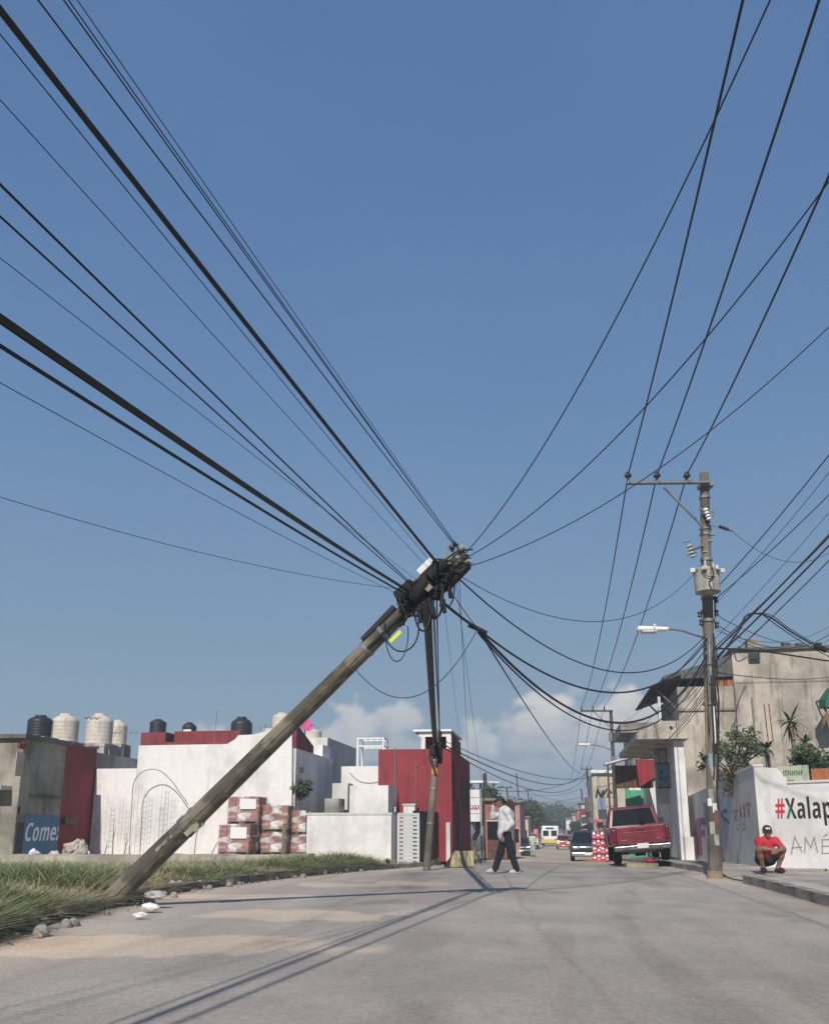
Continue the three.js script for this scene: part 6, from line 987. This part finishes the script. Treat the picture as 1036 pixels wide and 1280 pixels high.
// pallet of shrink-wrapped drinks at the kerb: four trays, one on another
{
  const D = 43.5, p = onRoad(742, 1080, D), w = .76, h = .33; solo('orange_mat', [span(p.x - .35, p.x + 1.0, p.y, p.y + .05, p.z - .1, p.z - .9)], MAT.orange, 'flat orange board under the stacked drink trays', 'board');
  const red = M([.55, .05, .09], .4, { coat: .3 }), wh = M([.70, .68, .67], .4, { coat: .3 });
  for (let k = 0; k < 4; k++) { const T = thing('drink_tray', ['bottom', 'second lowest', 'second highest', 'top'][k] + ' tray of red and white drink packs beside the pickup', 'drink tray', V3(p.x, p.y + .05 + k * (h + .004), p.z - .15), TURN, 'stacked drink trays'); part('tray', [span(0, w, 0, .05, 0, -.5)], red, T); for (let c = 0; c < 4; c++) for (let d = 0; d < 2; d++) { const x = (c + .5) * w / 4, m = (c + k + d) % 2 ? wh : red; part('pack', [lathe([[0, .05], [.085, .05], [.09, .07], [.09, .2], [.06, .28], [.03, .31], [.03, h], [0, h]], 12).translate(x, 0, -.13 - d * .22)], m, T); part('label_band', [rod(V3(x, .10, -.13 - d * .22), V3(x, .18, -.13 - d * .22), .092, .092, 12, true)], m === red ? wh : red, T.children.at(-1)); } }
}
// ───────────────────────── people ─────────────────────────
function sdfMesh(prims, k, cell) {                                                   // prims: [ax,ay,az, bx,by,bz, ra, rb, (sx,sz)]: smooth union of tapered capsules
  const lo = V3(1e9, 1e9, 1e9), hi = V3(-1e9, -1e9, -1e9); for (const p of prims) for (const o of [0, 3]) { const r = p[o ? 7 : 6] * 1.15 + k + cell * 2; lo.min(V3(p[o] - r, p[o + 1] - r, p[o + 2] - r)); hi.max(V3(p[o] + r, p[o + 1] + r, p[o + 2] + r)); }
  const size = hi.clone().sub(lo), half = Math.max(size.x, size.y, size.z) / 2 + cell * 2, c = lo.clone().add(hi).multiplyScalar(.5), N = Math.min(150, Math.ceil(half * 2 / cell)), mc = new MarchingCubes(N, new THREE.MeshBasicMaterial(), false, false, 400000); mc.isolation = 0;
  const f = mc.field, st = half / (N / 2);
  for (let z = 0; z < N; z++) for (let y = 0; y < N; y++) for (let x = 0; x < N; x++) {
    const wx = c.x + (x - N / 2) * st, wy = c.y + (y - N / 2) * st, wz = c.z + (z - N / 2) * st; let d = 1;
    for (const p of prims) {
      const sx = p[8] || 1, sz = p[9] || 1, bx = p[3] - p[0], by = p[4] - p[1], bz = p[5] - p[2], qx = wx - p[0], qy = wy - p[1], qz = wz - p[2], bb = bx * bx + by * by + bz * bz, t = bb > 1e-9 ? Math.max(0, Math.min(1, (qx * bx + qy * by + qz * bz) / bb)) : 0;
      const ex = (qx - bx * t) / sx, ey = qy - by * t, ez = (qz - bz * t) / sz, e = Math.sqrt(ex * ex + ey * ey + ez * ez) - (p[6] + (p[7] - p[6]) * t), h = Math.max(k - Math.abs(d - e), 0) / k; d = Math.min(d, e) - h * h * k * .25;
    }
    f[x + y * N + z * N * N] = -d;
  }
  mc.update(); const n = mc.count, pos = new Float32Array(n * 3); for (let i = 0; i < n; i++) { pos[3 * i] = c.x + mc.positionArray[3 * i] * half; pos[3 * i + 1] = c.y + mc.positionArray[3 * i + 1] * half; pos[3 * i + 2] = c.z + mc.positionArray[3 * i + 2] * half; }
  let g = new THREE.BufferGeometry(); g.setAttribute('position', new THREE.BufferAttribute(pos, 3)); g = mergeVertices(g, cell * .02); g.computeVertexNormals(); return g;
}
const cap = (a, b, ra, rb = ra, sx = 1, sz = 1) => [...a, ...b, ra, rb, sx, sz], mid3 = (a, b, t) => a.map((v, i) => lerp(v, b[i], t));
function handPrims(w, dir, side, palm, s = 1) {                                      // palm, four fingers and a thumb; w wrist, dir along the fingers, side towards the thumb, palm normal
  const D = V3(...dir).normalize(), S = V3(...side).normalize(), Nn = V3(...palm).normalize(), P = (d, e, n) => { const v = V3(...w).addScaledVector(D, d * s).addScaledVector(S, e * s).addScaledVector(Nn, n * s); return [v.x, v.y, v.z]; }, out = [cap(P(0, 0, 0), P(.075, .018, 0), .026 * s, .024 * s), cap(P(.02, 0, 0), P(.075, -.02, 0), .024 * s, .022 * s)];
  [[.028, .072, .0095], [.009, .082, .0098], [-.010, .076, .0095], [-.029, .060, .0085]].forEach(([e, l, r]) => { out.push(cap(P(.08, e, 0), P(.08 + l * .45, e * 1.1, .008), r * s, r * s), cap(P(.08 + l * .45, e * 1.1, .008), P(.08 + l * .9, e * 1.08, .034), r * s, r * .85 * s)); }); out.push(cap(P(.015, .028, .004), P(.05, .058, .014), .0125 * s, .011 * s), cap(P(.05, .058, .014), P(.082, .062, .028), .0105 * s, .009 * s)); return out;
}
function headGeo(c, f, up, s = 1) {                                                 // face towards f
  const Fw = V3(...f).normalize(), U = V3(...up).normalize(), R = V3().crossVectors(Fw, U).normalize(), P = (a, b, d) => { const v = V3(...c).addScaledVector(R, a * s).addScaledVector(U, b * s).addScaledVector(Fw, d * s); return [v.x, v.y, v.z]; };
  return { P, prims: [cap(P(0, .03, -.015), P(0, .035, .01), .092 * s, .088 * s), cap(P(0, -.02, .03), P(0, -.075, .055), .07 * s, .042 * s), cap(P(0, .012, .095), P(0, -.018, .112), .012 * s, .017 * s), cap(P(-.03, .022, .085), P(.03, .022, .085), .014 * s), cap(P(-.022, -.052, .088), P(.022, -.052, .088), .011 * s), cap(P(.088, .02, -.005), P(.09, -.015, -.005), .02 * s, .014 * s, .6), cap(P(-.088, .02, -.005), P(-.09, -.015, -.005), .02 * s, .014 * s, .6)], eyes: [P(.031, .012, .093), P(-.031, .012, .093)] };
}
function capHat(P, s, brimDir = 1) { const top = [cap(P(0, .055, -.015), P(0, .06, .005), .098 * s, .094 * s)]; return { crown: top, brim: [cap(P(-.05, .052, .09), P(.05, .052, .09), .022 * s), cap(P(-.035, .046, .13), P(.035, .046, .13), .018 * s)] }; }
function person(label, base, turn, J, C, opt = {}) {
  const T = thing('person', label, 'person', base, turn), cell = opt.cell || .014, leg = (s) => [cap(J['hip' + s], J['knee' + s], .088, .062), cap(J['knee' + s], mid3(J['knee' + s], J['ankle' + s], .35), .06, .058), cap(mid3(J['knee' + s], J['ankle' + s], .35), J['ankle' + s], .058, .04)];
  const arm = (s) => [cap(J['shoulder' + s], J['elbow' + s], .052, .042), cap(J['elbow' + s], mid3(J['elbow' + s], J['wrist' + s], .3), .042, .042), cap(mid3(J['elbow' + s], J['wrist' + s], .3), J['wrist' + s], .042, .028)];
  const foot = (s) => { const a = J['ankle' + s], t = J['toe' + s], h = [a[0] - (t[0] - a[0]) * .28, Math.min(a[1], t[1]) + .005, a[2] - (t[2] - a[2]) * .28]; return [cap(h, mid3(a, t, .6).map((v, i) => i === 1 ? Math.min(a[1], t[1]) + .01 : v), .036, .042), cap(mid3(a, t, .5).map((v, i) => i === 1 ? t[1] + .01 : v), t, .042, .03), cap(a, [a[0], Math.min(a[1], t[1]) + .02, a[2]], .04, .04)]; };
  const H = headGeo(J.head, J.face, J.up || [0, 1, 0]), torso = [cap(J.pelvis, J.belly, .135, .145, 1, 1), cap(J.belly, J.chest, .145, .15), cap(J.chest, mid3(J.chest, J.neck, .6), .14, .09), cap(J.shoulderL, J.shoulderR, .062, .062), cap(J.hipL, J.hipR, .095, .095)], neck = [cap(J.neck, mid3(J.neck, J.head, .75), .058, .056)];
  const hands = [handPrims(J.wristL, J.handL[0], J.handL[1], J.handL[2]), handPrims(J.wristR, J.handR[0], J.handR[1], J.handR[2])].flat();
  const bodyGeo = merge([sdfMesh([...torso, ...neck, ...arm('L'), ...arm('R'), ...leg('L'), ...leg('R'), ...foot('L'), ...foot('R'), cap(J.head, J.head, .07)], .05, cell), sdfMesh([...H.prims, ...neck], .02, opt.fine || .006), sdfMesh(hands.slice(0, hands.length / 2), .008, opt.fineHand || .004), sdfMesh(hands.slice(hands.length / 2), .008, opt.fineHand || .004)]);
  part('body', bodyGeo, C.skin || MAT.skin, T);
  const grow = (list, d) => list.map((p) => { const q = [...p]; q[6] += d; q[7] += d; return q; });
  part('shirt', sdfMesh([...grow(torso.slice(opt.noTail ? 1 : 0, 4), .022 + (opt.fat || 0)), ...['L', 'R'].flatMap((s) => { const a = arm(s), full = C.sleeve === 'long'; return full ? grow(a, .016) : [cap(J['shoulder' + s], mid3(J['shoulder' + s], J['elbow' + s], .72), .07, .066)]; }), ...(opt.shirtTail ? [cap(J.pelvis, [J.pelvis[0], J.pelvis[1] - .04, J.pelvis[2]], .165 + (opt.fat || 0), .165 + (opt.fat || 0))] : [])], .045, cell), C.shirt, T);
  part(C.short ? 'shorts' : 'trousers', sdfMesh([cap(J.hipL, J.hipR, .118, .118), cap(J.pelvis, J.pelvis, .145), ...['L', 'R'].flatMap((s) => { const l = leg(s); return C.short ? [cap(J['hip' + s], mid3(J['hip' + s], J['knee' + s], .8), .105, .088)] : [cap(J['hip' + s], J['knee' + s], .108, .085), cap(J['knee' + s], J['ankle' + s].map((v, i) => i === 1 ? v + .0 : v), .084, .075)]; })], .05, cell), C.pants, T);
  for (const s of ['L', 'R']) part('shoe', sdfMesh(grow(foot(s), .011), .03, opt.fine ? .008 : .007), C.shoe, T);
  const hat = capHat(H.P, 1); part('hair', sdfMesh([cap(H.P(0, .035, -.03), H.P(0, .04, -.02), .097, .095), cap(H.P(0, -.03, -.06), H.P(0, .0, -.05), .06, .07)], .02, .008), MAT.hair, T);
  const cp0 = part('cap', sdfMesh(hat.crown, .02, .008), C.cap, T); part('brim', sdfMesh(hat.brim, .03, .007), C.cap, cp0); if (C.capFront) part('front_panel', sdfMesh([cap(H.P(-.02, .085, .062), H.P(.02, .085, .062), .034)], .02, .007), C.capFront, cp0);
  for (const e of H.eyes) part('eye', [new THREE.SphereGeometry(.009, 10, 8).translate(...e)], MAT.black, T);
  return T;
}
{ // walking man, towards the left
  const b = ground(631, 1092); b.y = gy(-b.z) + .0;
  const fabric = M([.70, .69, .70], .9, { wear: 'paint', bump: 'fine', bs: .004 }), jean = M([.008, .009, .014], .9, { bump: 'fine', bs: .003 });
  person('man in a white long sleeved shirt and dark trousers walking across the road', b, 0, {
    pelvis: [.03, .93, 0], belly: [.06, 1.10, 0], chest: [.06, 1.33, 0], neck: [-.0, 1.52, 0], head: [-.08, 1.645, .0], face: [-1, -.12, .18], up: [-.15, 1, 0],
    hipL: [.05, .90, .09], hipR: [.02, .90, -.09], kneeL: [.15, .48, .10], ankleL: [.27, .09, .10], toeL: [.12, .035, .12], kneeR: [-.09, .49, -.09], ankleR: [-.23, .085, -.09], toeR: [-.40, .045, -.08],
    shoulderL: [.07, 1.43, .17], elbowL: [.17, 1.16, .24], wristL: [.02, 1.0, .26], shoulderR: [.02, 1.43, -.17], elbowR: [-.24, 1.30, -.20], wristR: [-.24, 1.55, -.10],
    handL: [[-.8, -.6, -.1], [0, 0, -1], [-.2, -.5, 0]], handR: [[.35, .9, .25], [.8, -.1, .2], [.6, 0, .6]],
  }, { shirt: fabric, sleeve: 'long', pants: jean, shoe: M([.38, .39, .40], .7), cap: M([.03, .022, .025], .9) }, { shirtTail: true, fat: .02, cell: .013 });
}
{ // squatting man on the pavement
  const b = ground(962.5, 1090.5, .125); b.y = gy(-b.z) + .128;
  person('man in a red shirt and dark shorts squatting on the pavement by the white wall', b, .03, {
    pelvis: [0, .24, -.25], belly: [0, .40, -.23], chest: [0, .545, -.11], neck: [0, .705, -.02], head: [0, .815, .03], face: [-.25, -.18, 1], up: [0, 1, .1],
    hipL: [.10, .25, -.21], hipR: [-.10, .25, -.21], kneeL: [.25, .46, .13], ankleL: [.17, .085, .0], toeL: [.21, .035, .16], kneeR: [-.25, .46, .13], ankleR: [-.15, .085, .0], toeR: [-.19, .035, .16],
    shoulderL: [.185, .635, -.03], elbowL: [.24, .49, .17], wristL: [.07, .44, .30], shoulderR: [-.185, .635, -.03], elbowR: [-.24, .49, .17], wristR: [-.06, .47, .30],
    handL: [[-.9, -.25, .3], [.1, 1, 0], [0, 0, -1]], handR: [[.9, -.45, .25], [-.1, 1, 0], [0, 0, -1]],
  }, { shirt: M([.48, .022, .035], .85, { bump: 'fine', bs: .003 }), sleeve: 'short', short: true, pants: M([.02, .02, .022], .9), shoe: M([.02, .02, .02], .8), cap: M([.022, .022, .024], .8), capFront: MAT.plastic }, { cell: .011, noTail: true });
}
{ // far figure by the sedan
  const b = onRoad(666, 1072, 70); person('far person in pale green clothes standing beside the dark sedan', b, 0, {
    pelvis: [0, .92, 0], belly: [0, 1.08, 0], chest: [0, 1.3, 0], neck: [0, 1.48, 0], head: [0, 1.61, 0], face: [0, 0, 1], hipL: [.09, .9, 0], hipR: [-.09, .9, 0], kneeL: [.1, .48, .03], kneeR: [-.1, .48, .02], ankleL: [.1, .09, 0], ankleR: [-.1, .09, -.02], toeL: [.12, .04, .14], toeR: [-.12, .04, .12],
    shoulderL: [.18, 1.42, 0], shoulderR: [-.18, 1.42, 0], elbowL: [.24, 1.13, .02], elbowR: [-.24, 1.13, .02], wristL: [.24, .9, .1], wristR: [-.24, .9, .1], handL: [[0, -1, .2], [0, 0, 1], [-1, 0, 0]], handR: [[0, -1, .2], [0, 0, 1], [1, 0, 0]],
  }, { shirt: M([.45, .52, .34], .9), sleeve: 'short', pants: M([.35, .36, .30], .9), shoe: MAT.black, cap: MAT.paper }, { cell: .03, fine: .015, fineHand: .012 });
}
renderer.render(scene, camera);
